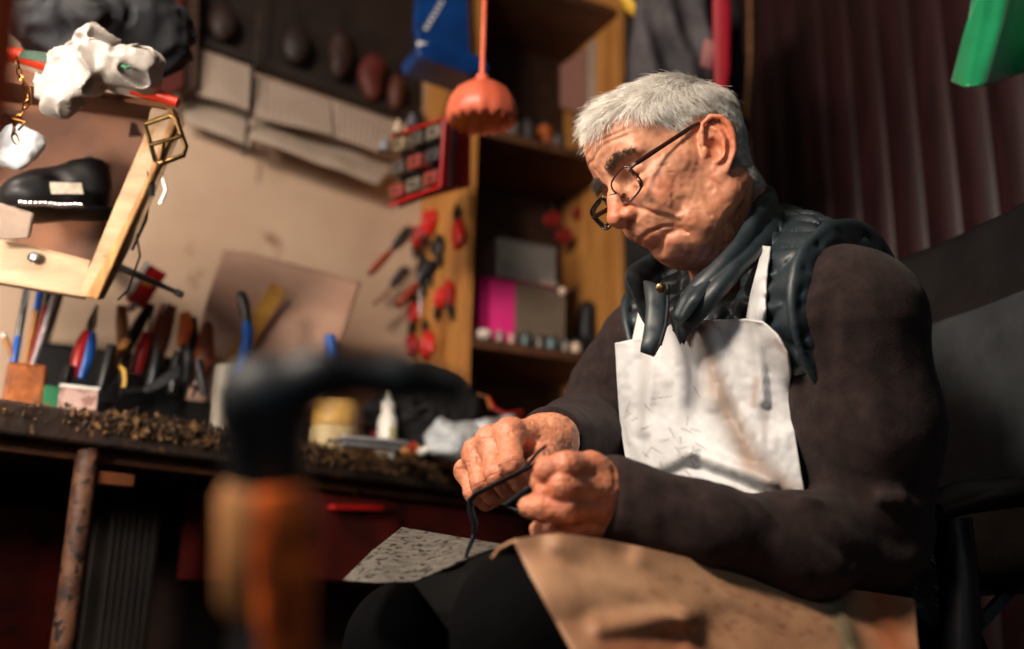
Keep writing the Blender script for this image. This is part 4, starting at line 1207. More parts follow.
# ------------------------------------------------------------------ hand tools at the left
def handle(name, lab, cat, pts, radii, mat, tip=None, tipmat=None, grp=None, extra=None, n=12):
    root = thing(name, lab, cat, pts[0], group=grp)
    m = MB(); C = curve_at([list(p) + [r * 1.35] for p, r in zip(pts, radii)], 14); m.tube(C[:, :3], C[:, 3], n); m.build('handle', mat, root)
    if tip is not None:
        m = MB(); m.tube([t[0] for t in tip], [t[1] * 1.5 for t in tip], 10, squash=.5); m.build('blade', tipmat or STEEL, root)
    if extra: extra(root)
    return root
o_ = lambda x, y, h: OW(x, y, h)
def pliers(name_lab, x0, y0, x1, y1, h, c1, c2=None, grp=None, spread=7, hl=.62, jaw=STEEL):
    "jaws at (x0,y0), handles end at (x1,y1); hangs or leans in the plane h"
    a, b = OW(x0, y0, h), OW(x1, y1, h); d = b - a; L = np.linalg.norm(d); t = nrm(d); s = nrm(np.cross(t, WN)); pv = a + d * (1 - hl)
    root = thing('pliers', name_lab, 'pliers', a, group=grp)
    for sg, nm in ((1, 0), (-1, 1)):
        m = MB(); w = L * spread / 100
        m.tube([pv + s * sg * .002, pv + t * L * .15 + s * sg * w * .8, pv + t * L * .38 + s * sg * w * 1.1, b + s * sg * w * .75], [.009, .012, .011, .008], 10); m.build('grip', c1 if sg > 0 or c2 is None else c2, root)
        m = MB(); m.tube([pv + t * .004, pv - t * L * .1 + s * sg * .0045, a + s * sg * .0012], [.0075, .0065, .0018], 8, squash=.6); m.build('jaw', jaw, root)
    m = MB(); m.lathe(pv - WN * .006, WN, [(0, 0), (.006, 0), (.0065, .012), (0, .013)], 14); m.build('pivot', STEEL, root)
    return root
pliers('pliers with red and blue grips leaning behind the pale box', 97, 305, 77, 378, .42, REDP, BLUEP, spread=5)
handle('awl', 'awl with a light wooden handle lying slanted behind the pale box', 'awl', [o_(108, 372, .40), o_(118, 352, .40), o_(128, 340, .40)], [.005, .0065, .005], TANW, [(o_(108, 372, .40), .002), (o_(100, 388, .40), .0008)])
handle('chisel', 'upright chisel with a tan wooden handle', 'chisel', [o_(122, 352, .34), o_(122, 325, .34), o_(122, 306, .34)], [.006, .009, .0075], TANW, [(o_(122, 352, .34), .004), (o_(122, 385, .34), .005)])
handle('screwdriver', 'screwdriver with a translucent red handle among the bench tools', 'screwdriver', [o_(135, 375, .36), o_(142, 352, .36), o_(148, 333, .36)], [.009, .011, .008], M('clear_red', (150, 30, 30), (110, 20, 22), rough=.2, bump=0, coat=.5), [(o_(148, 333, .36), .0030), (o_(154, 305, .36), .0025)], IRON)
handle('burnisher', 'thick glossy brown wooden handle leaning among the bench tools', 'tool', [o_(150, 372, .33), o_(158, 340, .33), o_(169, 306, .33)], [.012, .017, .012], BRNW, [(o_(150, 372, .33), .006), (o_(146, 392, .33), .004)])
def orange_shell(root):
    m = MB(); m.tube([o_(182, 345, .352), o_(186, 325, .352), o_(185, 313, .352)], [.010, .0135, .010], 12); m.build('grip_shell', ORANGEP, root)
handle('utility_knife', 'utility knife with an orange and black grip standing among the bench tools', 'knife', [o_(188, 384, .33), o_(190, 350, .33), o_(189, 318, .33)], [.011, .014, .012], BLACKP, [(o_(188, 384, .33), .005), (o_(186, 398, .33), .003)], extra=orange_shell)
handle('skiving_knife', 'knife with a dark brown handle and black ferrule right of the orange grip', 'knife', [o_(196, 388, .38), o_(205, 358, .38), o_(208, 325, .38)], [.010, .0165, .008], BRNW, [(o_(196, 388, .38), .006), (o_(192, 398, .38), .003)], IRON,
       extra=lambda root: MB().tube([o_(205, 343, .382), o_(208, 322, .382)], [.0125, .006], 12).build('end_cap', BLACKP, root))
handle('file', 'dark file with a black handle lying behind the brown handles', 'file', [o_(118, 365, .30), o_(136, 330, .30), o_(150, 305, .30)], [.007, .010, .007], BLACKP, [(o_(118, 365, .30), .004), (o_(108, 385, .30), .003)], IRON)
# knife blade lying
root = thing('trimming_blade', 'wide steel trimming blade lying flat at the front of the bench tools', 'blade', TB(165, .48))
m = MB(); slab(m, [o_(142, 389, .48), o_(176, 366, .48), o_(180, 365, .48), o_(179, 377, .48), o_(160, 388, .48), o_(146, 393, .48)], WN, .0016); m.build('blade', STEEL, root)
m = MB(); m.tube([o_(150, 391, .47), o_(120, 392, .47)], [.006, .008], 10); m.build('tang', BLACKP, root)
# yellow hook and dark tin, cable
m = MB(); m.tube([o_(119, 366, .45), o_(124, 370, .45), o_(125, 382, .45), o_(122, 394, .45)], .0035, 8); tag(m.build('cable_loop', YEL, None), 'short bent yellow cable beside the trimming blade', 'cable')
m = MB(); c = TB(88, .40); m.lathe(c, UP, [(.0, 0), (.030, 0), (.032, .004), (.032, .050), (.030, .052), (.028, .052), (.028, .046), (0, .046)], 24)
root = thing('tin', 'round black tin behind the red and blue pliers', 'tin', c); m.build('can', IRON, root); m = MB(); m.lathe(c, UP, [(.0325, .047), (.034, .049), (.034, .054), (.031, .055)], 24); m.build('rim', IRON, root)
m = MB(); m.tube([TB(40, .38) + UP * .03, TB(52, .38) + UP * .052, TB(66, .38) + UP * .060, TB(78, .36) + UP * .056, TB(85, .36) + UP * .03], .0038, 8); tag(m.build('cord', BRNW, None), 'brown cord curving behind the pen block', 'cord')
# dark jumble behind: individual dark tools
r = np.random.default_rng(5)
for k, (x0, y0, x1, y1) in enumerate(((150, 392, 158, 350), (172, 394, 178, 352), (205, 396, 198, 360), (100, 392, 112, 345), (62, 392, 70, 366))):
    handle('punch', ['steel punch between the brown and orange handles', 'black punch under the orange grip', 'black punch in front of the dark brown handle', 'short black punch beside the round tin', 'dark punch right of the pen block'][k], 'punch', [o_(x0, y0, .43), o_((x0 + x1) / 2, (y0 + y1) / 2, .43), o_(x1, y1, .43)], [.006, .0075, .006], BLACKP if k else IRON, grp='dark punches on the bench')
# glue tube red and white
root = thing('glue_tube', 'red and white glue tube propped upright against the tools', 'tube', OW(135, 310, .33))
a, b = OW(134, 304, .33), OW(156, 268, .33); s = nrm(np.cross(b - a, WN)); t = nrm(b - a)
m = MB(); nn = 12; V = []
prof = [(0.0, .016, .010), (.1, .021, .012), (.6, .022, .011), (.9, .023, .006), (1.0, .0235, .0015)]
for tt, wx, wy in prof:
    for k in range(16): V.append(lerp(a, b, tt) + s * wx * cos(2 * pi * k / 16) + WN * wy * sin(2 * pi * k / 16))
F = [(i * 16 + k, i * 16 + (k + 1) % 16, (i + 1) * 16 + (k + 1) % 16, (i + 1) * 16 + k) for i in range(4) for k in range(16)] + [tuple(range(16))[::-1], tuple(range(64, 80))]
m.add(V, F); m.build('tube_body', M('tube_red', (206, 28, 36), (186, 20, 30), rough=.35, bump=.05), root)
m = MB(); slab(m, [lerp(a, b, 0.06) - s * .023 + WN * .008, lerp(a, b, 1.0) - s * .0245 + WN * .006, lerp(a, b, 1.0) - s * .014 + WN * .010, lerp(a, b, .06) - s * .012 + WN * .012], WN, .004); m.build('white_band', WHITEP, root)
m = MB(); slab(m, [lerp(a, b, .45) - s * .008, lerp(a, b, .55) - s * .009, lerp(a, b, .6) + s * .012, lerp(a, b, .5) + s * .012], WN, .026); m.build('label_mark', M('label_yellow', (240, 150, 60), bump=0), root)
m = MB(); spin(m, a - t * .016, a, [(0, .006), (1, .009)], 12); m.build('cap', WHITEP, root)
# grey cup
root = thing('cup', 'small grey enamel cup below the big blue handled knife', 'cup', TB(222, .44))
c = TB(222, .44); zt = OW(222, 366, .44)[2] - BZ
m = MB(); m.lathe(c, UP, [(0, 0), (.021, 0), (.0235, zt), (.0225, zt), (.020, .003), (0, .003)], 28); m.build('bowl', M('grey_enamel', (176, 166, 150), (140, 130, 116), scale=20, rough=.4, bump=.1), root)
m = MB(); m.tube([c + CR * .022 + UP * zt * .85, c + CR * .034 + UP * zt * .8, c + CR * .036 + UP * zt * .4, c + CR * .022 + UP * zt * .2], .003, 8); m.build('ear', MATS['grey_enamel'], root)
# blue and black knife
root = thing('rasp', 'large tool with a bright blue grip and black end sticking up from the workbench', 'tool', OW(240, 378, .46))
m = MB(); C = curve_at([list(OW(x, y, .46)) + [rr] for x, y, rr in ((240, 382, .0150), (245, 360, .0175), (248, 335, .0165), (247, 322, .013))], 14); m.tube(C[:, :3], C[:, 3], 14, squash=.7); m.build('grip', BLUEP, root)
m = MB(); C = curve_at([list(OW(x, y, .46)) + [rr] for x, y, rr in ((247, 323, .013), (245, 308, .0150), (242, 296, .0140), (241, 292, .009))], 12); m.tube(C[:, :3], C[:, 3], 14, squash=.7); m.build('handle_end', BLACKP, root)
m = MB(); m.tube([OW(240, 380, .46), OW(234, 398, .46)], [.006, .005], 8, squash=.4); m.build('blade', STEEL, root)
m = MB(); slab(m, [OW(214, 376, .30), OW(272, 282, .30), OW(286, 291, .30), OW(230, 384, .30)], WN, .006); tag(m.build('wooden_rule', M('rule_wood', (190, 140, 62), (150, 104, 44), scale=20, rough=.45, bump=.1), None, bevel=.001), 'yellowish wooden rule leaning against the wall behind the blue grip', 'rule')
# leather board leaning on the wall
root = thing('leather_board', 'large pinkish tan leather sheet leaning against the plaster wall', 'leather')if False else None
S = coons([(222, 250, 2.12), (250, 253, 2.14), (300, 266, 2.17), (361, 283, 2.22)], [(186, 400, 1.98), (240, 405, 2.0), (300, 405, 2.02), (320, 405, 2.04)], [(222, 250, 2.12), (204, 310, 2.05), (186, 400, 1.98)], [(361, 283, 2.22), (345, 330, 2.14), (320, 405, 2.04)], 30, 30)
m = MB(); m.grid(world(S)); tag(m.build('leather_sheet', M('pink_leather', (194, 158, 138), (170, 130, 110), scale=5, rough=.6, bump=.25), None, solid=.003), 'large pinkish tan leather sheet leaning against the plaster wall', 'leather')
# blue handle behind, tape, glue bottle, tray
handle('seam_ripper', 'tool with a small blue handle standing right of the leather sheet', 'tool', [o_(330, 375, .32), o_(331, 352, .32), o_(330, 335, .32)], [.008, .0095, .0085], BLUEP, [(o_(330, 375, .32), .004), (o_(330, 410, .32), .003)])
c = TB(333, .38); root = thing('tape_roll', 'stack of yellowed masking tape rolls on the workbench', 'tape', c)
zt = OW(333, 399, .38)[2] - BZ
m = MB(); m.lathe(c, UP, [(.016, 0), (.048, 0), (.049, .003), (.049, zt * .46), (.0465, zt * .48), (.016, zt * .48)], 32); m.build('lower_roll', M('old_tape', (206, 186, 140), (176, 150, 106), scale=20, rough=.5, bump=.2), root)
m = MB(); m.lathe(c, UP, [(.016, zt * .5), (.045, zt * .5), (.0475, zt * .54), (.0475, zt * .9), (.045, zt), (.016, zt)], 32); m.build('upper_roll', M('tape_yellow', (212, 170, 96), (184, 138, 74), scale=20, rough=.5, bump=.2), root)
c = TB(387, .36); root = thing('glue_bottle', 'small white plastic glue bottle with a pointed nozzle on the workbench', 'bottle', c)
H = OW(387, 376, .36)[2] - BZ; k = H / .115
m = MB(); m.lathe(c, UP, [(0, 0), (.0190, 0), (.0205, .003), (.0205, .050 * k), (.018, .058 * k), (.0125, .064 * k), (.0125, .070 * k), (0, .07 * k)], 28); m.build('bottle_body', WHITEP, root)
m = MB(); m.lathe(c + UP * .066 * k, UP, [(0, 0), (.0138, 0), (.0138, .014 * k), (.007, .020 * k), (.0045, .034 * k), (.0016, .049 * k), (0, .049 * k)], 24); m.build('nozzle', WHITEP, root)
m = MB(); V = []; 
G = np.array([[c + .0209 * (cos(a) * CR - sin(a) * np.array([0, 1, 0])) + UP * z for a in np.linspace(.3, 1.2, 8)] for z in (.012 * k, .044 * k)]); m.grid(G); m.build('label_patch', M('label_olive', (200, 196, 150), (150, 150, 110), scale=60, bump=0), root, solid=.0004)
m = MB(); cc = OW(377, 400, .30); spin(m, cc - UP * .012, cc + UP * .010, [(0, .006), (.8, .006), (1, .004)], 12)
spin(m, [cc[0], cc[1], BZ], cc - UP * .012, [(0, .009), (.9, .009), (1, .006)], 12); tag(m.build('marker_cap', REDP, None), 'red capped vial behind the white glue bottle', 'vial')
a, b = OW(338, 428, .50), OW(404, 430, .50); m = MB(); q = (a + b) / 2; q[2] = BZ + .014
m.box(q, (np.linalg.norm(b - a) / 2, .030, .0045), WR3); root = thing('foil_strip', 'flat silver blister tray lying in front of the glue bottle', 'tray', [q[0], q[1], BZ])
m.build('tray', M('silver_foil', (206, 206, 210), (176, 176, 182), scale=50, rough=.28, metal=.7, bump=.6, bscale=180), root, bevel=.003)
m = MB(); 
for i in range(7):
    p_ = q + WU * (-.048 + .016 * i) + UP * .0045; m.lathe(p_, UP, [(.006, 0), (.005, .003), (0, .004)], 10)
m.box(q - UP * .009, (np.linalg.norm(b - a) / 2 - .01, .02, .004), WR3); m.build('blister', MATS['silver_foil'], root)
blob('leather_offcut', TB(412, .42) + UP * .014, (.022, .014, .012), TANW, None, .5, 60, .003, flat=BZ); tag(bpy.data.objects['leather_offcut'], 'crumpled tan leather offcut right of the glue bottle', 'offcut')
m = MB(); c = TB(411, .50) + UP * .004; m.lathe(c, nrm(UP + CR * .6), [(.009, 0), (.009, .004), (.003, .018), (0, .019)], 14); tag(m.build('bottle_cap', REDP, None), 'small red pointed cap on the bench edge', 'cap')
m = MB(); c = TB(424, .46) + UP * .010; m.lathe(c, nrm(UP * .4 + CR), [(.007, -.01), (.009, 0), (.006, .014), (0, .015)], 14); tag(m.build('plug', WHITEP, None), 'small white plastic plug beside the red cap', 'plug')
# crumpled bag
root = thing('plastic_bag', 'crumpled translucent white plastic bag with red print behind the far hand', 'bag', TB(475, .42))
BAGM = M('bag_plastic', (206, 210, 214), (150, 158, 166), scale=22, rough=.3, bump=.8, bscale=50, dist=.006, lo=.3, hi=.7)
blob('bag_body', TB(470, .40) + UP * .045, (.105, .055, .040), BAGM, root, .42, 20, .004, R=WR3, flat=BZ + .001)
blob('bag_fold', TB(500, .38) + UP * .072, (.075, .040, .034), BAGM, root, .42, 22, .004, R=WR3, seed=4, flat=BZ + .001)
def curl(name, pts, w, mat, par): m = MB(); m.tube([OW(*p) for p in pts], w, 10, squash=.3); return m.build(name, mat, par)
curl('red_print', [(488, 396, .46), (494, 408, .465), (505, 414, .47), (522, 411, .47)], [.006, .010, .011, .007], REDP, root)
curl('red_print', [(490, 420, .47), (505, 424, .475), (522, 416, .475)], [.005, .007, .005], REDP, root)
curl('knot', [(478, 394, .45), (487, 397, .45), (491, 408, .455)], [.005, .006, .008], TANW, root)
# dark clutter on the bench behind: a box and bag shapes
root = thing('storage_box', 'dark box on the bench left of the shelf unit', 'box', TB(400, .12)); c = TB(392, .12)
m = MB(); m.box(c + UP * .055, (.055, .045, .054), WR3); m.build('box_body', DARKW, root, bevel=.002)
m = MB(); m.box(c + UP * .111, (.058, .048, .005), WR3); m.build('lid', DARKW, root, bevel=.002)
blob('black_rag', TB(285, .28) + UP * .04, (.055, .035, .04), BLKCLOTH, None, .6, 26, .005, flat=BZ); tag(bpy.data.objects['black_rag'], 'crumpled black rag behind the shoe last', 'rag')

root = thing('tool_tray', 'long black open box behind the hand tools at the left of the workbench', 'tray', TB(125, .22)); c = TB(118, .16)
m = MB(); m.box(c + UP * .004, (.17, .045, .003), WR3)
for sx, w_, t_ in ((-1, .002, .045), (1, .002, .045)): m.box(c + WU * sx * .168 + UP * .095, (.002, .045, .093), WR3)
for sy in (-1, 1): m.box(c + WN * sy * .044 + UP * .095, (.17, .002, .093), WR3)
m.build('tray_body', BLACKP, root)
m = MB(); m.tube([c + WN * .046 + UP * .189 - WU * .17, c + WN * .046 + UP * .189 + WU * .17], .0035, 8); m.build('rim', IRON, root)

zt_ = OW(425, 374, .30)[2]; c = TB(425, .30); blob('black_bag', [c[0], c[1], (BZ + zt_) / 2], (.13, .06, (zt_ - BZ) / 2 * 1.05), BLKCLOTH, None, .3, 20, .006, R=WR3, flat=BZ + .001); tag(bpy.data.objects['black_bag'], 'slumped black bag on the bench in front of the yellow shelf unit', 'bag')
# ------------------------------------------------------------------ papers on the wall
def paper_mat():
    m, nt, bs = _mat('printed_paper'); N = nt.nodes; L = nt.links
    uv = N.new('ShaderNodeUVMap'); sp = N.new('ShaderNodeSeparateXYZ'); L.new(uv.outputs[0], sp.inputs[0])
    w = N.new('ShaderNodeTexWave'); w.wave_type = 'BANDS'; w.bands_direction = 'X'; w.inputs['Scale'].default_value = 3.4; w.inputs['Distortion'].default_value = 0
    w2 = N.new('ShaderNodeTexNoise'); w2.inputs['Scale'].default_value = 26
    mp = N.new('ShaderNodeMapping'); mp.inputs['Scale'].default_value = (1, 3.5, 1); L.new(uv.outputs[0], mp.inputs[0]); L.new(mp.outputs[0], w2.inputs[0]); L.new(uv.outputs[0], w.inputs[0])
    g = N.new('ShaderNodeMath'); g.operation = 'GREATER_THAN'; g.inputs[1].default_value = .62; L.new(w.outputs['Fac'], g.inputs[0])
    g2 = N.new('ShaderNodeMath'); g2.operation = 'GREATER_THAN'; g2.inputs[1].default_value = .50; L.new(w2.outputs['Fac'], g2.inputs[0])
    mu = N.new('ShaderNodeMath'); mu.operation = 'MULTIPLY'; L.new(g.outputs[0], mu.inputs[0]); L.new(g2.outputs[0], mu.inputs[1])
    mx = N.new('ShaderNodeMix'); mx.data_type = 'RGBA'; mx.inputs['A'].default_value = lin((164, 146, 132)); mx.inputs['B'].default_value = lin((74, 60, 54)); L.new(mu.outputs[0], mx.inputs['Factor'])
    L.new(mx.outputs['Result'], bs.inputs['Base Color']); bs.inputs['Roughness'].default_value = .8; return m
PRINT = paper_mat(); PAPER = M('plain_paper', (168, 152, 138), (150, 134, 120), scale=6, rough=.85, bump=.15)
def uvgrid(o, nu, nv):
    uvl = o.data.uv_layers.new(name='UVMap'); vi = np.zeros(len(o.data.loops), int); o.data.loops.foreach_get('vertex_index', vi)
    uv = np.stack([(vi % nu) / (nu - 1), (vi // nu) / (nv - 1)], 1).astype(np.float32); uvl.data.foreach_set('uv', uv.ravel())
o = lambda x, y, h=.02: OW(x, y, h)
def page(lab, c, mat, wav=.012, curl=.0, name='paper_sheet', grp='papers pinned to the wall'):
    s = sheet(name, c, mat, None, 26, 20, .0008, wav, curl, 14, seed=c[0][0] * 9); uvgrid(s, 26, 20); tag(s, lab, 'paper', grp); return s
page('blank paper sheet hanging below the left printed sheet, its lower edge curling', [o(178, 88), o(246, 112), o(250, 153, .03), o(183, 128, .03)], PAPER, .01, .03)
page('printed paper sheet at upper left of the wall left of the thin rod', [o(176, 40, .05), o(252, 66, .05), o(250, 113, .07), o(178, 90, .07)], PRINT, .01, .01)
page('wide blank paper with a curled lower edge under the two printed sheets', [o(250, 118, .03), o(402, 160, .03), o(372, 196, .06), o(244, 152, .06)], PAPER, .02, .05)
page('printed sheet right of the thin rod', [o(258, 76, .06), o(332, 101, .06), o(332, 139, .09), o(254, 119, .09)], PRINT, .008, .01)
page('printed sheet beside the red tin rack', [o(334, 102, .06), o(398, 122, .06), o(386, 158, .09), o(333, 139, .09)], PRINT, .008, .01)
m = MB(); m.tube([o(262, -30, .10), o(255, 60, .10), o(244, 156, .10)], .004, 8); tag(m.build('curtain_rod', STEEL, None), 'thin grey upright rod between the printed papers', 'rod')
# dark cabinet above the papers
def prism_ow(m, pix, h0, h1):
    a = [OW(x, y, h0) for x, y in pix]; n = WN; m.add(a + [p + n * (h1 - h0) for p in a], [tuple(range(len(a))), tuple(range(len(a), 2 * len(a)))[::-1]] + [(i, (i + 1) % len(a), (i + 1) % len(a) + len(a), i + len(a)) for i in range(len(a))]); return m
CABD = M('cabinet_dark', (34, 22, 18), (20, 13, 11), scale=8, rough=.6, bump=.2)
root = thing('wall_cabinet', 'dark open wall cabinet above the pinned papers', 'cabinet', OW(300, 40, .0))
m = MB(); prism_ow(m, [(176, -60), (176, 42), (262, 72), (400, 118), (420, 110), (420, -60)], .0, .012); m.build('back_panel', CABD, root)
m = MB(); prism_ow(m, [(172, 34), (172, 42), (420, 128), (420, 118)], .012, .045); m.build('bottom_board', CABD, root)
m = MB(); prism_ow(m, [(172, -60), (172, 40), (184, 43), (184, -60)], .012, .05); m.build('side_board', CABD, root)
# leather pieces hanging in the cabinet
for k, (x, y, w, h_, col) in enumerate(((372, 82, 16, 30, (84, 28, 22)), (340, 60, 14, 34, (44, 22, 18)), (296, 48, 16, 26, (34, 20, 18)), (395, 96, 10, 22, (84, 40, 28)), (222, 26, 15, 24, (40, 24, 20)))):
    mt = M('hung_leather_%s' % 'abcde'[k], col, tuple(int(c * .7) for c in col), scale=14, rough=.6, bump=.3)
    a = OW(x, y - h_, .05); b = OW(x, y + h_ * .7, .06); rt = thing('leather_pouch', ['dark red leather pouch hanging left of the blue holder', 'dull brown leather pouch second from the dark red one', 'dark brown leather pouch in the middle of the wall cabinet', 'small rust brown pouch nearest the red tin rack', 'dark pouch left of the thin rod'][k], 'pouch', b, group='leather pouches in the wall cabinet')
    wr = w / 1000 * 2.2
    blob('pouch', (a + b) / 2, (wr, .022, np.linalg.norm(a - b) / 2 * .9), mt, rt, .18, 20, .006, R=WR3)
    m = MB(); m.tube([a + UP * .06, a + UP * .02, a - UP * .02], .003, 6); m.build('cord', BLACKP, rt)
# dark red post
root = thing('red_board', 'dark red painted upright board at the upper left of the wall', 'board', OW(165, 100, .12))
m = MB(); prism_ow(m, [(150, -60), (146, 92), (170, 98), (182, 90), (180, -60)], .10, .125); m.build('board', M('dark_red_paint', (78, 16, 13), (56, 12, 10), scale=6, rough=.5, bump=.1), root, bevel=.002)
m = MB(); prism_ow(m, [(186, -60), (184, 96), (196, 90), (198, -60)], .08, .10); m.build('edge_strip', DARKW, root, bevel=.001)
# ------------------------------------------------------------------ tilted wooden crate at upper left
dC = lambda x, y, d: P(x, y, d)
CRM = M('crate_board', (164, 136, 106), (138, 110, 82), scale=7, stretch=(1, 6, 6), rough=.55, bump=.3, bscale=24, c3=(120, 86, 52), c3t=.66)
CRB = M('crate_back', (124, 76, 46), (84, 50, 32), scale=7, rough=.6, bump=.3)
root = thing('wooden_crate', 'tilted open wooden crate fixed above the left end of the workbench', 'crate', P(60, 270, 1.45))
m = MB(); slab(m, [dC(-70, 222, 1.42), dC(90, 263, 1.46), dC(86, 299, 1.455), dC(-70, 272, 1.41)], WN, .014); m.build('front_board', CRM, root, bevel=.002)
m = MB(); slab(m, [dC(84, 297, 1.44), dC(97, 299, 1.44), dC(136, 222, 1.42), dC(178, 122, 1.40), dC(176, 112, 1.40), dC(158, 108, 1.40), dC(150, 140, 1.41), dC(120, 210, 1.43)], WU, .020)
m.V = m.V; m.build('side_board', CRM, root, bevel=.002)
m = MB(); slab(m, [dC(84, 297, 1.445), dC(99, 300, 1.43), dC(179, 122, 1.40), dC(174, 108, 1.40), dC(156, 112, 1.405), dC(118, 212, 1.43)], CF, .012); m.build('end_board', M('crate_edge', (166, 124, 74), (126, 88, 48), scale=12, stretch=(6, 6, 1), rough=.55, bump=.5, bscale=40, c3=(110, 70, 36), c3t=.63), root, bevel=.003)
m = MB(); slab(m, [dC(-70, 40, 1.62), dC(158, 112, 1.60), dC(92, 292, 1.62), dC(-70, 260, 1.60)], WN, .008); m.build('back_board', CRB, root)
m = MB(); slab(m, [dC(-70, 222, 1.42), dC(90, 263, 1.46), dC(92, 290, 1.62), dC(-70, 250, 1.60)], UP, .008); m.build('bottom_board', CRM, root)
m = MB(); slab(m, [dC(-70, 66, 1.42), dC(172, 106, 1.40), dC(160, 118, 1.58), dC(-70, 90, 1.60)], UP, .010); m.build('top_board', CRB, root)
m = MB(); m.tube([dC(-60, 44, 1.395), dC(20, 56, 1.395), dC(60, 70, 1.39), dC(110, 84, 1.39), dC(160, 96, 1.385), dC(178, 103, 1.385)], [.011, .0125, .010, .009, .010, .008], 12, squash=.8); m.build('red_trim', M('red_orange_trim', (226, 62, 30), (190, 26, 20), scale=5, rough=.35, bump=.05), root)
m = MB()
for q_ in (dC(10, 120, 1.60), dC(140, 130, 1.60), dC(60, 270, 1.60)): m.bar(q_, q_ - WN * ((q_ - W0) @ WN), .03, .02)
m.build('wall_bracket', DARKW, root)
m = MB(); m.lathe(dC(33, 257, 1.428), -CF, [(.008, -.002), (.008, .001), (.005, .002), (.004, .0005), (0, .0005)], 16); m.build('screw', STEEL, root)
m = MB(); m.lathe(dC(90, 163, 1.585), -CF, [(.011, -.002), (.011, .003), (.006, .004), (0, .002)], 16); m.build('screw', IRON, root)
# shoe inside
def shoe_sdf(p, a, b, up):
    t = nrm(b - a); L = np.linalg.norm(b - a); s = nrm(np.cross(up, t)); u = np.cross(t, s); q = p - a; x, y, z = q @ t, q @ s, q @ u
    Q = np.stack([x, y, z], 1)
    d = ell(Q, (L * .78, 0, .012), (L * .26, .043, .030)); d = smin(d, ell(Q, (L * .45, 0, .022), (L * .34, .036, .038)), .03)
    d = smin(d, ell(Q, (L * .18, 0, .035), (L * .20, .033, .048)), .03)
    d = smax(d, -ell(Q, (L * .20, 0, .085), (L * .20, .024, .040)), .006)
    d = smax(d, -(z + .012), .004); d = d + .003 * (vnoise(p, 60) - .5)
    return d
BOOT = M('black_leather', (20, 19, 21), (12, 11, 13), scale=20, rough=.5, bump=.3)
root = thing('shoe', 'black leather shoe with a row of metal studs lying in the wooden crate', 'shoe', P(60, 218, 1.5))
a, b = dC(112, 205, 1.52), dC(2, 205, 1.46)
V, F = sdf_mesh(lambda p: shoe_sdf(p, a, b, UP), np.minimum(a, b) - .1, np.maximum(a, b) + .12, .0035); V = relax(V, F, 1); mesh_np('upper', V, F, BOOT, root)
m = MB(); t = nrm(b - a); pts = [a + (b - a) * k - UP * .014 for k in np.linspace(-.02, 1.03, 12)]; m.tube(pts, [.026, .031, .033, .032, .030, .032, .037, .041, .042, .038, .030, .016], 16, squash=.16, up=UP); m.build('sole', BLACKP, root)
STUD = M('chrome_stud', (220, 220, 222), (180, 180, 184), rough=.2, metal=1, bump=0)
m = MB()
for k in range(13):
    px, py = 20 + k * 5.0, 203 + .5 * sin(k) + k * .25; m.lathe(dC(px, py, 1.415), nrm(-CF), [(.0042, -.004), (.0036, .001), (0, .003)], 8)
m.build('studs', STUD, root)
m = MB(); slab(m, [dC(50, 182, 1.435), dC(82, 183, 1.435), dC(84, 194, 1.432), dC(52, 194, 1.432)], CF, .004); m.build('insole_label', M('grey_label', (150, 140, 124), (96, 88, 78), scale=60, bump=0), root)
# white plastic bag over the rim
root = thing('plastic_bag', 'crumpled white plastic bag hanging over the red rim of the crate', 'bag', P(90, 90, 1.36))
WBAG = M('white_bag', (172, 166, 160), (146, 138, 132), scale=24, rough=.35, bump=.6, bscale=40, dist=.005, sss=.0)
def bagf(p):
    d = smin(ell(p, dC(66, 80, 1.36), (.034, .03, .036)), ell(p, dC(104, 66, 1.36), (.042, .03, .030)), .02)
    d = smin(d, ell(p, dC(138, 68, 1.36), (.026, .024, .022)), .02); d = smin(d, ell(p, dC(96, 44, 1.37), (.016, .016, .020)), .02)
    d = smin(d, ell(p, dC(54, 98, 1.35), (.018, .018, .020)), .012)
    w = p + .02 * np.stack([vnoise(p, 30), vnoise(p + 7, 30), vnoise(p + 11, 30)], 1)
    return d + .014 * (vnoise(p, 24) - .5) + .058 * (np.abs(vnoise(w, 36) - .5) - .2) + .004 * (np.abs(vnoise(p + 2, 62) - .5) - .25)
V, F = sdf_mesh(bagf, P(90, 70, 1.36) - .13, P(90, 70, 1.36) + .13, .0028); V = relax(V, F, 1); mesh_np('bag_body', V, F, WBAG, root)
m = MB(); m.tube([dC(122, 66, 1.32), dC(127, 68, 1.318), dC(130, 67, 1.32)], .002, 6); m.build('green_mark', M('green_mark', (30, 110, 70), bump=0), root)
m = MB(); slab(m, [dC(22, 50, 1.37), dC(60, 54, 1.36), dC(54, 64, 1.35), dC(18, 58, 1.36)], CF, .004); tag(m.build('cloth_scrap', M('dark_green_cloth', (40, 66, 50), (26, 46, 36), rough=.8), None), 'dark green scrap tucked beside the white plastic bag', 'cloth')
# dark clothes on top
blob('folded_jacket', P(88, 22, 1.52), (.15, .065, .080), M('dark_jacket', (26, 29, 36), (12, 13, 17), scale=16, rough=.8, bump=.6, bscale=60), None, .45, 18, .006, R=WR3); tag(bpy.data.objects['folded_jacket'], 'dark grey jacket heaped on top of the wooden crate', 'jacket')
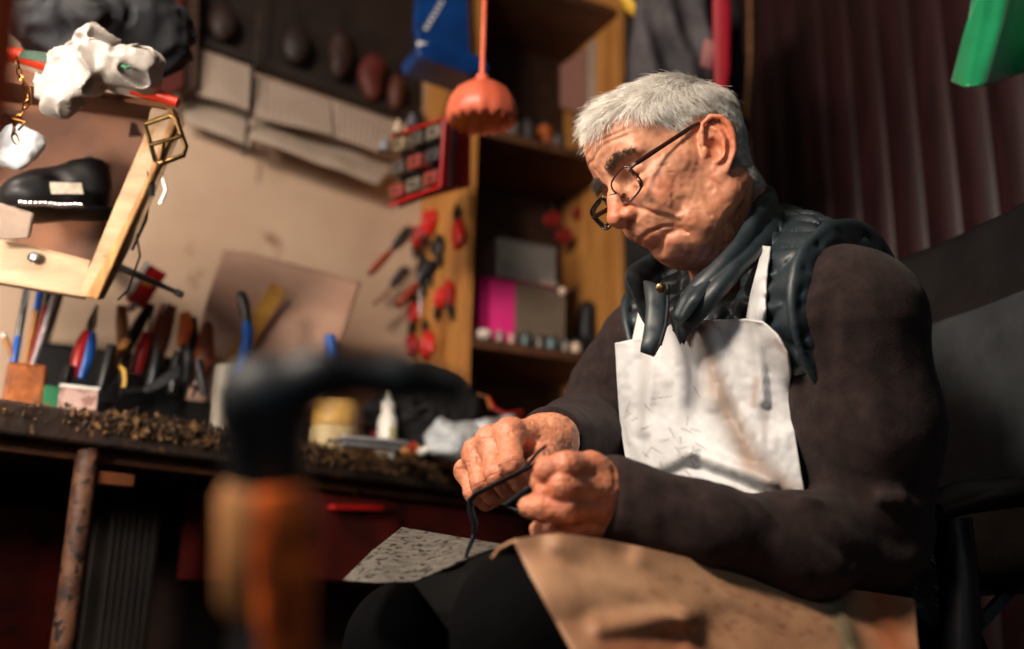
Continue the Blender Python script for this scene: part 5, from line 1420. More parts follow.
# small clear bag and white scrap at left edge in crate
blob('clear_bag', P(14, 150, 1.40), (.035, .02, .03), BAGM, None, .6, 30, .004); tag(bpy.data.objects['clear_bag'], 'small clear plastic bag hanging at the left edge of the crate', 'bag')
m = MB(); slab(m, [dC(-10, 200, 1.40), dC(34, 214, 1.40), dC(30, 238, 1.40), dC(-10, 240, 1.40)], CF + UP * .5, .01); tag(m.build('foam_piece', M('foam', (120, 104, 92), (100, 86, 76), rough=.8), None, bevel=.003), 'pale foam piece on the crate board under the black shoe', 'foam')
# belt buckle and straps
BRASS = M('antique_brass', (110, 86, 50), (60, 46, 30), scale=30, rough=.3, metal=1, bump=.1)
root = thing('belt_buckle', 'dark brass belt buckle hanging from the crate corner', 'buckle', P(166, 140, 1.36))
def frame_bar(m, pts, r): m.tube(pts + [pts[0], pts[1]], r, 8, cap=False)
q = [dC(145, 124, 1.36), dC(170, 115, 1.36), dC(176, 119, 1.36), dC(186, 147, 1.36), dC(184, 155, 1.36), dC(160, 164, 1.36), dC(155, 160, 1.36)]
m = MB(); frame_bar(m, q, .0036); m.build('frame', BRASS, root)
m = MB(); m.tube([dC(150, 145, 1.357), dC(181, 136, 1.357)], .003, 8); m.tube([dC(164, 143, 1.352), dC(161, 160, 1.352)], .0025, 8); m.build('bar', BRASS, root)
for k, (pts, w, mt, lab) in enumerate((([(150, 150, 1.42), (160, 172, 1.42), (166, 190, 1.42), (160, 204, 1.42)], .006, WHITEP, 'white strap hanging below the brass buckle'), ([(146, 160, 1.43), (150, 190, 1.43), (146, 220, 1.43), (132, 250, 1.43)], .004, BLACKP, 'black cord hanging behind the crate side board'), ([(158, 150, 1.41), (150, 172, 1.41), (152, 196, 1.41)], .005, BLKCLOTH, 'short black strap hanging beside the white strap'), ([(136, 230, 1.46), (140, 256, 1.46), (128, 290, 1.46), (118, 300, 1.46)], .003, BLACKP, 'thin black cord dangling beside the glue tube'))):
    m = MB(); m.tube(PX(pts), w, 8, squash=.45); tag(m.build('strap', mt, None), lab, 'strap')
m = MB(); m.tube(PX([(112, 264, 1.52), (140, 276, 1.52), (176, 292, 1.52)]), [.012, .010, .007], 10, squash=.5); rt = thing('shoe_horn', 'black tool lying across behind the red and white glue tube', 'tool', P(140, 276, 1.52)); m.build('blade', BLACKP, rt)
m = MB(); m.tube(PX([(176, 292, 1.52), (182, 295, 1.52)]), .009, 10, squash=.6); m.build('knob', BLACKP, rt)
# gold chain near left edge, orange strip in the foreground
root = thing('bag_chain', 'gold coloured chain with a clasp dangling at the left edge', 'chain', P(20, 76, 1.33))
m = MB(); pts = [(16, 58), (18, 68), (20, 76), (24, 84), (29, 92), (29, 101), (24, 108), (19, 116), (14, 124), (13, 134), (17, 143)]
for i in range(len(pts) - 1):
    a_, b_ = P(*pts[i], 1.33), P(*pts[i + 1], 1.33); mid = (a_ + b_) / 2; t = nrm(b_ - a_); s_ = nrm(np.cross(t, CF if i % 2 else CR + CF)); L = np.linalg.norm(b_ - a_) * .62
    m.tube([mid + t * L * cos(w) + s_ * L * .5 * sin(w) for w in np.linspace(0, 2 * pi, 15)], .0011, 6, cap=False)
m.build('links', M('gold', (170, 122, 66), (140, 92, 46), rough=.2, metal=1, bump=0), root)
m = MB(); m.tube([P(12, 118, 1.33), P(26, 122, 1.33), P(18, 130, 1.33)], .0018, 8); m.build('clasp', MATS['gold'], root)
m = MB(); m.tube([P(x, y, .38) for x, y in ((0, -80), (0, -20), (-1, 40), (-3, 90), (-7, 150), (-14, 185))], [.0125, .0120, .0110, .0095, .0065, .002], 14, squash=.6); tag(m.build('hanging_strap', M('rust_cloth', (226, 92, 46), (190, 70, 38), scale=30, rough=.7, bump=.3), None), 'blurred rust orange strap hanging close to the lens at left', 'strap')
# ------------------------------------------------------------------ blue holder, lamp, red rack
root = thing('plastic_holder', 'bright blue plastic holder with a white label hanging beside the shelf unit', 'holder', OW(435, 80, .34))
BH = M('deep_blue_plastic', (10, 60, 126), (6, 38, 88), scale=8, rough=.35, bump=.05)
m = MB(); prism_ow(m, [(416, -40), (412, 30), (418, 68), (450, 74), (466, 60), (462, -40)], .32, .345); m.build('back_plate', BH, root, bevel=.003)
m = MB(); prism_ow(m, [(400, 66), (404, 76), (452, 92), (472, 88), (466, 76), (420, 60)], .30, .40); m.build('foot_plate', BH, root, bevel=.003)
m = MB(); prism_ow(m, [(417, 42), (432, 46), (428, 62), (416, 56)], .346, .352); m.build('white_label', WHITEP, root)
m = MB()
for k in range(7):
    x, y = 424 + k * 2.6, 27 - k * 4.4
    prism_ow(m, [(x, y), (x + 4.5, y + 1.5), (x + 3.2, y + 3.4), (x - 1, y + 2)], .346, .349)
m.build('white_lettering', WHITEP, root)
LAMP = M('orange_shade', (226, 112, 86), (204, 86, 60), scale=10, rough=.4, bump=.1, trans=.0, sss=.3, sssr=(.05, .02, .01))
root = thing('pendant_lamp', 'small coral orange scalloped lampshade on a cord beside the shelf unit', 'lamp', P(481, 110, 1.75))
top = P(482, 82, 1.75); m = MB(); V = []; n = 72; rows = []
axis = nrm(np.array([.02, .10, -1.0])); e1, e2, _ = frame_from(axis)
R0_ = .062
for i, (rr, hh) in enumerate([(.012, 0), (.030, .006), (.046, .017), (.057, .034), (.062, .052), (.061, .068), (.054, .078)]):
    row = []
    for k in range(n):
        a = 2 * pi * k / n; f = 1 + .018 * (i / 6) * cos(a * 12); hz = hh + (.0035 * cos(a * 16) if i == 6 else 0)
        row.append(top + axis * hz + rr * f * (cos(a) * e1 + sin(a) * e2))
    row.append(row[0]); rows.append(row)
m.grid(np.array(rows)); m.build('shade', LAMP, root, solid=.002)
m = MB(); m.tube([top + UP * .9 - CR * .0, top + UP * .3, top + UP * .01], .0045, 8); m.build('cord', LAMP, root)
m = MB(); m.lathe(top + UP * .012, -UP, [(.0, 0), (.011, .001), (.013, .012), (.012, .026), (.0, .028)], 16); m.build('socket', LAMP, root)
# red hanging rack with small tins
root = thing('red_rack', 'red metal rack of small trays fixed to the yellow side panel', 'rack', OW(430, 200, .32))
RR = M('rack_red', (176, 22, 26), (140, 16, 20), scale=8, rough=.4, bump=.05)
hA, hB = .08, .34
q = lambda x, y, h: OW(x, y, h)
A_, B_, C_, D_ = P(392, 136, 2.10), P(444, 118, 1.98), P(440, 186, 1.98), P(388, 206, 2.10)       # face with tins (left, facing the camera)
E_, F_ = P(470, 122, 2.08), P(469, 186, 2.08)                                              # right end
m = MB(); slab(m, [B_, E_, F_, C_], nrm(np.cross(E_ - B_, C_ - B_)), .006); m.build('end_plate', RR, root, bevel=.001)
G_ = P(412, 212, 2.18)
m = MB(); slab(m, [D_, C_, F_, P(416, 200, 2.18)], UP, .006); m.build('bottom_plate', RR, root, bevel=.001)
m = MB(); slab(m, [A_, B_, E_, P(418, 140, 2.18)], UP, .006); m.build('top_plate', RR, root, bevel=.001)
nf = nrm(np.cross(B_ - A_, D_ - A_)); 
if nf @ (CAM - A_) < 0: nf = -nf
m = MB(); slab(m, [A_ - nf * .03, B_ - nf * .03, C_ - nf * .03, D_ - nf * .03], nf, .004); m.build('back_plate', IRON, root)
rr = np.random.default_rng(2); cols = [(120, 110, 96), (84, 76, 70), (150, 60, 50), (96, 90, 92), (60, 56, 60), (140, 120, 96)]
for i in range(3):
    for j in range(3):
        u, v = (j + .5) / 3, (i + .5) / 3
        c = (A_ * (1 - u) + B_ * u) * (1 - v) + (D_ * (1 - u) + C_ * u) * v - nf * .012; col = cols[int(rr.integers(6))]
        mt = M('tray_%s%s' % ('abc'[i], 'abc'[j]), col, tuple(int(k * .7) for k in col), scale=70, rough=.45, bump=.2)
        m = MB(); ex = nrm(B_ - A_); ez = nrm(A_ - D_)
        m.box(c, (.020, .017, .0135), np.stack([ex, nf, ez], 1)); tr = m.build('tray', mt, root, bevel=.002)
        m = MB(); m.lathe(c + nf * .017, nf, [(.006, 0), (.005, .003), (0, .004)], 10); m.build('knob', STEEL, tr)
m = MB(); c = P(452, 142, 2.0) ; prism = [P(445, 136, 2.005), P(454, 134, 2.02), P(454, 144, 2.02), P(445, 146, 2.005)]; slab(m, prism, nrm(np.cross(E_ - B_, C_ - B_)), .010); m.build('sticker', M('sticker', (150, 120, 104), bump=0), root)
# small things on top of the rack
for k, (x, y, r_, col) in enumerate(((384, 146, .012, (120, 120, 124)), (398, 128, .010, (170, 150, 130)), (412, 122, .011, (80, 80, 86)))):
    c = P(x, y, 2.08); m = MB(); m.lathe(c - UP * .012, UP, [(0, 0), (r_, 0), (r_, .018), (r_ * .5, .024), (r_ * .5, .03), (0, .03)], 14); tag(m.build('vial', M('vial_%s' % 'abc'[k], col, rough=.25, bump=0), None), ['grey vial at the left corner of the red rack', 'pale vial on top of the red rack', 'dark vial on top of the red rack nearest the blue holder'][k], 'vial', 'vials on the red rack')
# ------------------------------------------------------------------ tools hung on the yellow panel
def op(x, y, t=.5):
    "point on the outer face of the yellow side panel"
    q = WP(s0 - .024, 0, 0); d = ray(x, y); n = WU; tt = ((q - CAM) @ n) / (d @ n); return CAM + d * tt
def hang_pliers(lab, x0, y0, x1, y1, c1, sp=10, flip=False, c2=None):
    a, b = op(x0, y0), op(x1, y1); d = b - a; L = np.linalg.norm(d); t = nrm(d); s = nrm(np.cross(t, WU)); pv = a + d * .40
    root = thing('pliers', lab, 'pliers', a, group='pliers hung on the yellow panel'); o2 = -WU * .010
    for sg in (1, -1):
        w = L * sp / 100
        m = MB(); m.tube([pv + o2, pv + t * L * .2 + s * sg * w + o2, pv + t * L * .42 + s * sg * w * 1.25 + o2, b + s * sg * w * .8 + o2], [.008, .0125, .012, .009], 10); m.build('grip', c1 if sg > 0 or not c2 else c2, root)
        m = MB(); m.tube([pv + o2, pv - t * L * .15 + s * sg * .007 + o2, a + s * sg * .0015 + o2], [.010, .009, .002], 8, squash=.6); m.build('jaw', IRON, root)
    m = MB(); m.lathe(pv - WU * .002, -WU, [(0, 0), (.007, 0), (.0075, .018), (0, .019)], 12); m.build('pivot', STEEL, root)
hang_pliers('pliers with long red grips, highest on the left of the yellow panel', 428, 252, 434, 212, REDP, 22)
hang_pliers('small pliers with red grips at the upper right of the yellow panel', 460, 204, 463, 246, REDP, 10)
hang_pliers('red gripped pliers at the middle of the yellow panel', 440, 322, 446, 290, REDP, 14)
hang_pliers('red gripped pliers low on the right of the yellow panel', 456, 320, 450, 286, REDP, 12)
hang_pliers('pliers with dark red grips lowest on the yellow panel', 428, 318, 432, 356, REDP, 16)
hang_pliers('black gripped pliers at the bottom left of the yellow panel', 416, 320, 414, 358, M('dark_red_grip', (150, 26, 30), rough=.4, bump=0), 16)
hang_pliers('red gripped pliers on the left edge of the yellow panel', 404, 296, 408, 250, REDP, 10)
hang_pliers('black pincers in the middle of the yellow panel', 424, 248, 430, 290, BLACKP, 16)
hang_pliers('dark red gripped cutters at the top left of the yellow panel', 416, 262, 422, 228, MATS['dark_red_grip'], 18)
hang_pliers('blue jawed black grip pliers between the red ones on the yellow panel', 444, 268, 440, 240, BLACKP, 14)
hang_pliers('short red gripped pliers just under the black pincers', 418, 292, 416, 322, REDP, 18)
# scissors
root = thing('scissors', 'scissors with black handles hanging behind the pliers', 'scissors', op(428, 280))
for sg in (1, -1):
    c = op(430, 268) - WU * .02; s = nrm(np.cross(UP, WU)); m = MB(); m.tube([c + s * sg * .016 + .014 * (cos(w) * s + 1.3 * sin(w) * UP) for w in np.linspace(0, 2 * pi, 19)], .004, 8, cap=False); m.build('finger_ring', BLACKP, root)
    m = MB(); m.tube([c + s * sg * .012 - UP * .015, c - UP * .05, c - UP * .13 - s * sg * .004], [.004, .006, .001], 8, squash=.4); m.build('blade', STEEL, root)
# brushes / hammers with red-brown handles sticking left of the panel, hung on the wall
def hammer(lab, x0, y0, x1, y1, x2, y2, h, rb, mt, grp='brown handled tools hung on the wall'):
    root = thing('spatula', lab, 'spatula', OW(x0, y0, h), group=grp)
    a, b, c = OW(x0, y0, h), OW(x1, y1, h), OW(x2, y2, h)
    m = MB(); C = curve_at([list(a) + [rb * .75], list(lerp(a, b, .3)) + [rb], list(lerp(a, b, .8)) + [rb * .9], list(b) + [rb * .6]], 12); m.tube(C[:, :3], C[:, 3], 12, squash=.7); m.build('handle', mt, root)
    m = MB(); m.tube([b, lerp(b, c, .3), lerp(b, c, .8), c], [.006, .013, .015, .010], 10, squash=.18, up=WN); m.build('blade', STEEL, root)
RBH = M('red_brown_handle', (140, 48, 28), (104, 34, 22), scale=14, rough=.4, bump=.1)
hammer('spatula with a red brown handle pointing down left of the yellow panel', 370, 274, 392, 250, 412, 228, .12, .013, RBH)
hammer('scraper with a red brown handle low beside the yellow panel', 398, 306, 418, 284, 436, 262, .34, .015, RBH)
hammer('pale bladed spatula below the red brown handled one', 374, 304, 390, 288, 408, 268, .10, .010, M('pale_handle', (150, 116, 96), rough=.5))
# ------------------------------------------------------------------ things on the shelves
def shelf_pt(x, h, z):
    p = OW(x, 330, h); return np.array([p[0], p[1], z])
zl, zu = 1.088, 1.613
root = thing('cardboard_box', 'bright pink box with a grey side on the lower shelf', 'box', shelf_pt(505, .2, zl))
def boxpx(name, x0, x1, ytop, h0, h1, z0, mats, root, ylim=None):
    "box on a shelf: front at h1 between two pixel columns, its top at a pixel row"
    a, b = OW(x0, ytop, h1), OW(x1, ytop, h1); zt = OW(x0, ytop, h1)[2]; sa_, sb_ = S_(a), S_(b)
    m = MB(); m.box(WP((sa_ + sb_) / 2, (h0 + h1) / 2, (z0 + zt) / 2), ((sb_ - sa_) / 2, (h1 - h0) / 2, (zt - z0) / 2 - .0005), WR3)
    return m.build(name, mats, root, bevel=.0015), zt, sa_, sb_
PINK = M('pink_card', (236, 60, 140), (214, 40, 120), scale=6, rough=.45, bump=.05)
bx, zt, sa_, sb_ = boxpx('box_front', 478, 516, 276, .12, .26, zl, PINK, root)
m = MB(); m.box(WP(sa_ + .014, .262, (zl + zt) / 2), (.014, .0015, (zt - zl) / 2 - .001), WR3); m.build('magenta_band', M('magenta_card', (150, 16, 84), rough=.5, bump=0), root)
m = MB(); m.box(WP((S_(OW(516, 300, .26)) + S_(OW(566, 300, .26))) / 2 , .19, (zl + zt) / 2), ((S_(OW(566, 300, .26)) - S_(OW(516, 300, .26))) / 2, .069, (zt - zl) / 2), WR3); m.build('grey_side', M('grey_brown_card', (120, 104, 88), (92, 78, 66), scale=8, rough=.6, bump=.1), root, bevel=.0015)
m = MB(); m.box(WP((sa_ + S_(OW(570, 300, .26))) / 2, .19, zt + .003), ((S_(OW(570, 300, .26)) - sa_) / 2 + .002, .073, .003), WR3); m.build('lid', M('dark_pink_lid', (120, 24, 70), rough=.5, bump=0), root, bevel=.001)
root = thing('grey_box', 'grey box stacked on top of the pink box', 'box', shelf_pt(525, .2, zt + .006))
zb = zt + .0065
b2, zt2, s2a, s2b = boxpx('box_body', 498, 556, 238, .13, .24, zb, M('grey_card', (146, 140, 134), (110, 104, 100), scale=8, rough=.5, bump=.1), root)
m = MB(); m.box(WP((s2a + s2b) / 2, .185, zt2 + .002), ((s2b - s2a) / 2 + .002, .057, .003), WR3); m.build('lid', M('grey_lid', (110, 104, 98), bump=0), root, bevel=.001)
m = MB(); m.box(WP(s2b - .02, .2415, zb + .012), (.022, .0012, .010), WR3); m.build('pale_label', PAPER, root)
# dark shoe-like bottle and small clutter
root = thing('rubber_boot', 'black boot standing at the right end of the lower shelf', 'boot', shelf_pt(592, .2, zl))
c = shelf_pt(585, .18, zl); f_ = lambda p: smin(cap(p, c + UP * .03, c + UP * .15 + WU * .006, .030, .022), ell(p, c + UP * .024 - WU * .005 + WN * .03, (.030, .05, .022), WR3), .03)
V, F = sdf_mesh(f_, c - .12, c + [.12, .12, .22], .005); mesh_np('upper', V, F, M('dark_blue_rubber', (22, 26, 34), (14, 16, 22), rough=.4, bump=.1), root)
m = MB(); m.box(c + UP * .004 + WN * .02, (.026, .055, .005), WR3); m.build('sole', BLACKP, root, bevel=.003)
small = [(484, .28, .018, (214, 200, 190), 'white lump of wax at the left end of the lower shelf', 'wax_block'), (500, .285, .012, (150, 140, 130), 'grey spool in front of the pink box', 'spool'), (512, .28, .013, (200, 150, 150), 'pale pink spool in front of the pink box', 'spool'), (526, .285, .014, (60, 84, 84), 'dark green jar in front of the pink box', 'jar'), (540, .28, .013, (96, 84, 80), 'brown jar at the middle of the lower shelf', 'jar'), (552, .285, .015, (70, 100, 110), 'teal jar at the middle of the lower shelf', 'jar'), (566, .28, .013, (120, 110, 100), 'grey jar right of the teal jar', 'jar'), (576, .285, .014, (226, 196, 170), 'pale jar at the right of the lower shelf', 'jar')]
for x, h, r_, col, lab, nm in small:
    c = shelf_pt(x, h, zl); mt = M('small_%s' % lab.split()[0] + str(x), col, tuple(int(k * .8) for k in col), rough=.35, bump=.05); rt = thing(nm, lab, nm.split('_')[0], c, group='small pots on the lower shelf')
    if nm == 'wax_block': blob('lump', c + UP * .014, (.020, .014, .015), mt, rt, .4, 50, .0035, flat=zl)
    elif nm == 'spool':
        m = MB(); m.lathe(c, UP, [(0, 0), (r_, 0), (r_, .003), (r_ * .6, .005), (r_ * .6, .018), (r_, .020), (r_, .023), (0, .023)], 18); m.build('spool_body', mt, rt)
    else:
        m = MB(); m.lathe(c, UP, [(0, 0), (r_, 0), (r_, .020), (r_ * .8, .023), (0, .023)], 18); m.build('glass', mt, rt)
        m = MB(); m.lathe(c + UP * .0232, UP, [(0, 0), (r_ * .85, 0), (r_ * .85, .007), (0, .008)], 18); m.build('lid', IRON, rt)
m = MB(); c = OW(562, 291, .262); m.lathe(c, WN, [(.010, 0), (.009, .004), (0, .007)], 14); tag(m.build('round_knob', M('pale_knob', (240, 214, 190), rough=.3, bump=0), None), 'pale round button stuck on the end of the pink box', 'button')
# hanging red things at the back right of the unit
for k, (x, y) in enumerate(((556, 220), (568, 236), (584, 214), (596, 240), (604, 218))):
    c = OW(x - 4, y, .10); rt = thing('hanging_reel', ['dark red reel hanging deep in the shelf unit', 'second dark red reel low in the shelf unit', 'red reel hanging near the face of the old man', 'pale red reel hanging lowest in the shelf unit', 'red reel hanging against the right side panel'][k], 'reel', c, group='red reels hanging in the shelf unit')
    m = MB(); m.lathe(c - WN * .012, WN, [(.008, 0), (.020, 0), (.021, .004), (.016, .006), (.016, .020), (.021, .022), (.020, .026), (.008, .026)], 20); m.build('reel', M('reel_red%s' % 'abcde'[k], (150 - k * 8, 34, 30), (110, 24, 22), rough=.45, bump=.1), rt)
    m = MB(); m.tube([c + UP * .02, c + UP * .05], .0016, 6); m.build('hook', STEEL, rt)
# upper shelf things
root = thing('board_stack', 'pale boards leaning upright on the upper shelf', 'board', shelf_pt(602, .2, zu))
a_ = [(588, 44), (612, 28), (611, 130), (588, 120)]
m = MB(); prism_ow(m, a_, .18, .19); m.build('white_board', PAPER, root)
m = MB(); prism_ow(m, [(560, 66), (590, 46), (590, 120), (560, 108)], .16, .17); m.build('pink_board', M('dull_pink_board', (150, 110, 100), rough=.7, bump=.1), root)
for k, (x, h, r_, hh, col, lab) in enumerate(((492, .25, .018, .05, (70, 64, 62), 'dark grey jar at the left of the upper shelf'), (508, .26, .020, .04, (96, 84, 78), 'brown grey jar on the upper shelf'), (524, .25, .018, .055, (60, 56, 58), 'tall black jar on the upper shelf'), (542, .20, .020, .09, (170, 88, 40), 'orange can on the upper shelf'), (556, .26, .018, .035, (80, 70, 66), 'low dark jar right of the orange can'))):
    c = shelf_pt(x, h, zu); rt = thing('paint_jar', lab, 'jar', c, group='jars on the upper shelf')
    mt = M('pot_%s' % 'abcde'[k], col, tuple(int(q * .7) for q in col), rough=.4, bump=.1); m = MB(); m.lathe(c, UP, [(0, 0), (r_, 0), (r_, hh), (r_ * .8, hh + .004), (0, hh + .004)], 18); m.build('pot', mt, rt)
    m = MB(); m.lathe(c + UP * (hh + .0045), UP, [(0, 0), (r_ * .9, 0), (r_ * .9, .008), (0, .009)], 18); m.build('lid', IRON, rt)
# ------------------------------------------------------------------ hanging clothes right of the unit
def hung(name, lab, cat, outline, d, mat, th=.05, h=.007, amp=.012, parts=None):
    "padded hanging cloth with the outline's silhouette and vertical folds"
    O = np.array(outline, float)
    c = P(O[:, 0].mean(), O[:, 1].mean(), d); W = [P(x, y, d) for x, y in outline]
    e1, e2 = CR, CU; Q = np.array([[(w - c) @ e1, (w - c) @ e2] for w in W])
    def f(p):
        q = p - c; x, y, z = q @ e1, q @ e2, q @ CF; xy = np.stack([x, y], 1)
        best = np.full(len(p), 9.0); s = np.ones(len(p)); n = len(Q)
        for i in range(n):
            a, b = Q[i], Q[(i + 1) % n]; e = b - a; w = xy - a; t = np.clip((w @ e) / (e @ e), 0, 1); best = np.minimum(best, np.linalg.norm(w - t[:, None] * e, axis=1))
            c1 = xy[:, 1] >= a[1]; c2 = xy[:, 1] < b[1]; c3 = e[0] * w[:, 1] > e[1] * w[:, 0]
            s = np.where((c1 & c2 & c3) | (~c1 & ~c2 & ~c3), -s, s)
        dd = s * best
        fold = amp * np.sin(x * 90 + 3 * np.sin(y * 12)) + amp * (vnoise(p, 16) - .5) * 2
        return smax(dd, np.abs(z + fold) - th, th * .8)
    R_ = max(np.abs(Q).max(), th) + .03
    V, F = sdf_mesh(f, c - R_ * 1.2, c + R_ * 1.2, h); V = relax(V, F, 2)
    o = mesh_np(name, V, F, mat, None); tag(o, lab, cat); return o
hung('hanging_bag', 'grey black cloth bag hanging between the shelf unit and the panelled wall', 'bag', [(640, -30), (632, 30), (628, 80), (640, 120), (680, 135), (708, 110), (716, 60), (712, -30)], 2.15, GREYCLOTH, .06)
hung('shade_coat', 'black coat added to stand for the shadowed corner beside the planked wall', 'coat', [(628, 20), (622, 100), (624, 260), (632, 420), (700, 520), (758, 500), (752, 300), (744, 100), (736, -40), (700, -40)], 2.42, BLKCLOTH, .05, .012, .02)  # dark cloth added where the back wall lies in shadow
hung('pink_cloth', 'small dusty pink cloth tucked beside the red strap', 'cloth', [(704, 38), (700, 66), (712, 72), (718, 44)], 2.05, M('dusty_pink', (170, 110, 110), (130, 80, 84), rough=.8), .012, .004, .002)
m = MB(); m.tube(PX([(722, -40, 2.04), (722, 20, 2.04), (722, 70, 2.04), (719, 110, 2.04)]), [.020, .019, .017, .008], 14, squash=.35, up=CF); tag(m.build('red_strap', M('crimson_cloth', (168, 20, 40), (130, 12, 30), scale=12, rough=.6, bump=.2), None), 'crimson strap hanging right of the grey bag', 'strap')
m = MB(); m.tube([ORW(749, -60, .04), ORW(750, 60, .04), ORW(746, 120, .04), ORW(751, 184, .04), ORW(756, 260, .04), ORW(758, 420, .04)], .0055, 10); tag(m.build('rope', M('rope', (176, 130, 86), (140, 98, 60), scale=60, rough=.8, bump=.8, bscale=200), None), 'tan rope hanging straight down the left edge of the planked wall', 'rope')
m = MB(); m.tube(PX([(618, -10, 2.2), (630, 6, 2.2), (640, 16, 2.2), (652, 14, 2.2)]), [.010, .018, .014, .006], 12, squash=.6); tag(m.build('yellow_cloth', YEL, None), 'small yellow cloth at the top right of the shelf unit', 'cloth')
c = P(633, 356, 1.9); blob('yellow_ball', c, (.020, .020, .028), YEL, None, .1, 30, .004); tag(bpy.data.objects['yellow_ball'], 'yellow object behind the far shoulder of the old man', 'cloth')
# green cloth
GREEN = M('green_satin', (16, 150, 96), (8, 120, 74), scale=5, rough=.38, bump=.1, spec=.5, sheen=.2)
S = coons([(978, -40, 1.55), (1010, -42, 1.56), (1060, -44, 1.57)], [(953, 82, 1.50), (966, 88, 1.47), (984, 86, 1.50), (1010, 77, 1.54), (1060, 62, 1.55)], [(978, -40, 1.55), (968, 20, 1.53), (953, 82, 1.50)], [(1060, -44, 1.57), (1062, 10, 1.56), (1060, 62, 1.55)], 60, 40)
u = np.linspace(0, 1, 60)[None, :]; v = np.linspace(0, 1, 40)[:, None]
S[..., 2] += (.032 * np.sin(u * 10 + .4 + 1.6 * v) + .004 * np.sin(u * 26 + 3 * v)) * (.25 + .75 * v)
m = MB(); m.grid(world(S)); tag(m.build('green_cloth', GREEN, None, solid=.003), 'bright green satin cloth hanging in front of the planked wall', 'cloth')
# ------------------------------------------------------------------ office chair
root = thing('office_chair', 'black and grey office chair carrying the seated man', 'chair', (PE[0], PE[1], 0))
GREYF = M('grey_chair_fabric', (52, 56, 60), (38, 42, 45), scale=16, rough=.7, bump=.3, bscale=80)
BLKL = M('black_chair_leather', (14, 16, 20), (9, 10, 13), scale=12, rough=.36, bump=.25, bscale=60)
bc = P(1018, 412, 1.36); BX = nrm(P(1090, 440, 1.22) - P(925, 440, 1.50)); BU = nrm(np.array([.10, .06, 1.0])); BN = nrm(np.cross(BX, BU)); BX = np.cross(BU, BN); RB = np.stack([BX, BN, BU], 1)
def backrest(p, th=.035, W=.215, H=.245, r=.05):
    q = (p - bc) @ RB; q[:, 1] = q[:, 1] + .35 * q[:, 0] ** 2 * -1
    x = np.abs(q[:, 0]) - (W - r); z = np.abs(q[:, 2] - .02) - (H - r); d2 = np.hypot(np.maximum(x, 0), np.maximum(z, 0)) + np.minimum(np.maximum(x, z), 0) - r
    w = np.stack([d2, np.abs(q[:, 1]) - th], 1)
    return np.minimum(w.max(1), 0) + np.linalg.norm(np.maximum(w, 0), axis=1) - .012 + .003 * (vnoise(p, 22) - .5)
V, F = sdf_mesh(backrest, bc - .4, bc + .4, .006); V = relax(V, F, 1); q = (V - bc) @ RB
br_ = mesh_np('backrest', V, F, BLKL, root)
def padf(p):
    q = (p - bc) @ RB; d = backrest(p, .045, .165, .150, .03); return smax(d, np.abs(q[:, 2] + .02) - .165, .01)
V, F = sdf_mesh(padf, bc - .4, bc + .4, .006); V = relax(V, F, 1); mesh_np('back_pad', V, F, GREYF, root)
ap_ = [P(925, 512, 1.06), P(960, 498, 1.12), P(1010, 492, 1.22), P(1060, 496, 1.30)]
m = MB(); C = curve_at([list(p) + [r] for p, r in zip(ap_, (.022, .034, .034, .024))], 20); m.tube(C[:, :3], C[:, 3], 20, squash=.55, up=UP); m.build('armrest', BLKL, root)
b0 = P(950, 520, 1.09); m = MB(); m.tube([b0, b0 - UP * .06 + CR * .004, b0 - UP * .20 - CR * .004, b0 - UP * .24 + TL * -.12], [.030, .028, .030, .022], 16, squash=.7); m.build('armrest_post', BLKL, root)
sc_ = np.array([PE[0] - .03, PE[1] - .02, .375])
m = MB(); V, F = sdf_mesh(lambda p: ell(p, sc_ + TF * .06, (.25, .24, .05), TR) + .003 * (vnoise(p, 20) - .5), sc_ - .35, sc_ + .35, .01); mesh_np('seat', V, F, BLKL, root)
m = MB(); m.tube([sc_ - UP * .03, [sc_[0], sc_[1], .10]], .028, 14); m.build('gas_column', IRON, root)
for k in range(5):
    a = 2 * pi * k / 5 + .3; e = np.array([cos(a), sin(a), 0]) * .27 + [sc_[0], sc_[1], .07]
    m = MB(); m.tube([[sc_[0], sc_[1], .11], e], [.022, .014], 10); m.build('leg', BLACKP, root)
    m = MB(); m.lathe(e + [0, 0, -.042] - CR * .012, CR, [(0, 0), (.027, 0), (.027, .024), (0, .024)], 16); m.build('caster', BLACKP, root)
m = MB(); m.bar(sc_ - TF * .15 - UP * .03, bc - BU * .2 - TF * .04, .05, .012); m.build('back_bracket', IRON, root)
# ------------------------------------------------------------------ cobbler's last stand in the foreground
LD = .42
root = thing('last_stand', 'out of focus iron shoe last on a stand with an orange and tan wooden shaft', 'shoe last', P(265, 700, LD))
Ls = lambda x, y, d=LD: P(x, y, d)
def lastf(p):
    d = cap(p, Ls(262, 405), Ls(268, 486), .0185, .0160)
    d = smin(d, cap(p, Ls(262, 398), Ls(320, 378), .0150, .0095), .010)
    d = smin(d, cap(p, Ls(320, 372), Ls(400, 378, .43), .0088, .0095), .010)
    d = smin(d, cap(p, Ls(400, 378, .43), Ls(455, 388, .44), .0095, .0062), .006)
    return d
V, F = sdf_mesh(lastf, Ls(330, 400) - .14, Ls(330, 400) + .14, .002); mesh_np('iron_last', V, F, M('cast_iron', (46, 50, 54), (26, 29, 33), scale=22, rough=.5, metal=.4, bump=.2), root)
m = MB(); a, b = Ls(262, 482), Ls(262, 612); m.tube([a, lerp(a, b, .1), lerp(a, b, .9), b], [.0155, .0185, .0185, .0155], 20)
o1 = m.build('shaft', M('tan_shaft', (186, 130, 80), (150, 96, 58), scale=12, rough=.5, bump=.2), root)
ORS = M('orange_paint', (246, 116, 44), (120, 44, 20), scale=30, rough=.4, bump=.2, lo=.45, hi=.62)
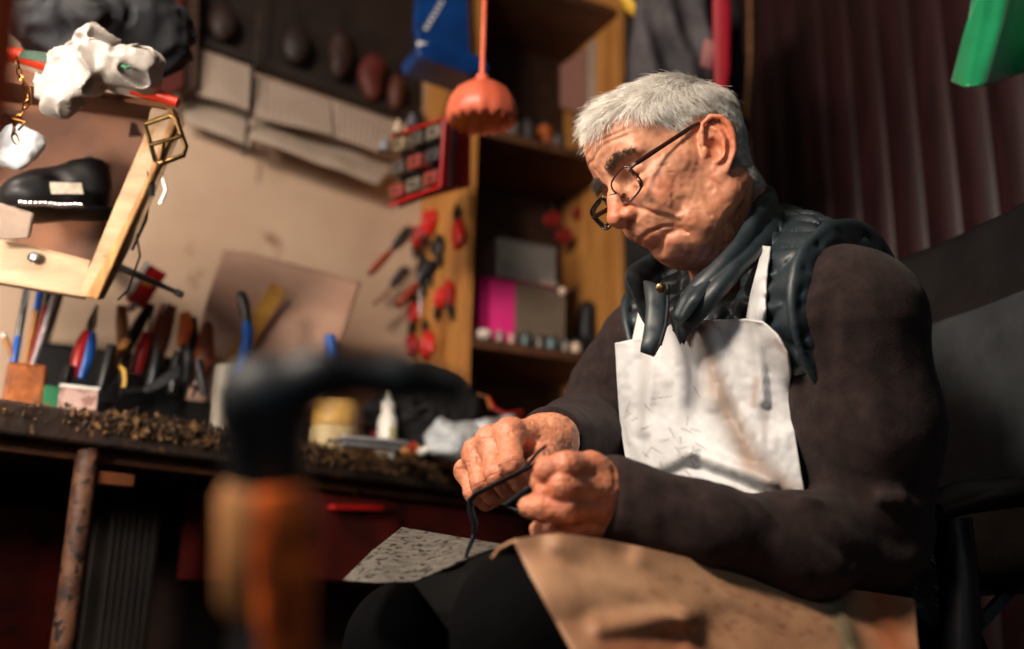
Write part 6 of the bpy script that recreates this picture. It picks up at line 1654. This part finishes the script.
m = MB(); m.tube([Ls(283, 488, .405), Ls(285, 520, .405), Ls(284, 560, .405), Ls(286, 655, .405)], [.0105, .0132, .0128, .0105], 16); m.build('painted_sleeve', ORS, root)
b2_ = b.copy(); b2_[2] = .02; m = MB(); m.tube([b, b2_], .012, 14); m.build('post', STEEL, root)
m = MB(); m.lathe([b2_[0], b2_[1], 0], UP, [(0, 0), (.11, 0), (.11, .012), (.03, .02), (.018, .05), (0, .05)], 28); m.build('base_plate', IRON, root)
# ------------------------------------------------------------------ assemble the man
person = thing('person', 'grey haired old man in dark vest and white apron, seated, bent over his hands', 'person', (PE[0], PE[1], PE[2]))
build_body(person); build_hair(person, hV, hF); build_eyes(person); build_glasses(); build_clothes(person); build_apron(person); build_hides()
# ------------------------------------------------------------------ camera and light
cd = bpy.data.cameras.new('camera'); co = bpy.data.objects.new('camera', cd); COL.objects.link(co)
cd.sensor_width = 36; cd.lens = FPX * 36 / 1024
_m = Matrix.Identity(4)
for i in range(3):
    _m[i][0] = CR[i]; _m[i][1] = CU[i]; _m[i][2] = -CF[i]; _m[i][3] = CAM[i]
co.matrix_world = _m
cd.clip_start = .02
cd.dof.use_dof = True; cd.dof.focus_distance = 1.17; cd.dof.aperture_fstop = 1.9; cd.dof.aperture_blades = 0
SC.camera = co
def area(name, loc, tgt, size, power, col, sy=None, spread=180):
    l = bpy.data.lights.new(name, 'AREA'); l.energy = power; l.color = col; l.size = size
    if sy: l.shape = 'RECTANGLE'; l.size_y = sy
    l.spread = radians(spread)
    o = bpy.data.objects.new(name, l); COL.objects.link(o); o.location = loc
    o.rotation_mode = 'QUATERNION'
    o.rotation_quaternion = (Vector(tgt) - Vector(loc)).to_track_quat('-Z', 'Y'); return o
area('ceiling_work_lamp', (-.75, .15, 1.75), (.3, 1.3, .85), .35, 42, (1, .84, .68))
area('window_daylight', (-.1, -1.2, 1.5), (.3, 1.5, .9), 1.0, 4.5, (.74, .90, 1.0))
area('bench_fill', (-1.0, 1.0, 1.55), (-.4, 2.2, .95), .25, 8, (1, .86, .72))  # added warm fill that brightens the back wall and bench
area('side_fill', (-1.25, .55, 1.05), (-.5, 2.2, .85), .35, 5, (1, .88, .76))  # added off-frame fill for the tools under the crate, no real window
area('tool_fill', (-.92, .5, .95), (-.56, 1.85, .93), .15, 2.3, (1, .86, .72), spread=60)  # narrow fill added out of frame to lift the left-hand tools
w = bpy.data.worlds.new('world'); SC.world = w; w.use_nodes = True
w.node_tree.nodes['Background'].inputs[0].default_value = (.5, .45, .5, 1)
w.node_tree.nodes['Background'].inputs[1].default_value = .03
SC.view_settings.view_transform = 'Standard'; SC.view_settings.look = 'None'
SC.view_settings.exposure = 0; SC.view_settings.gamma = 1; SC.view_settings.use_curve_mapping = False
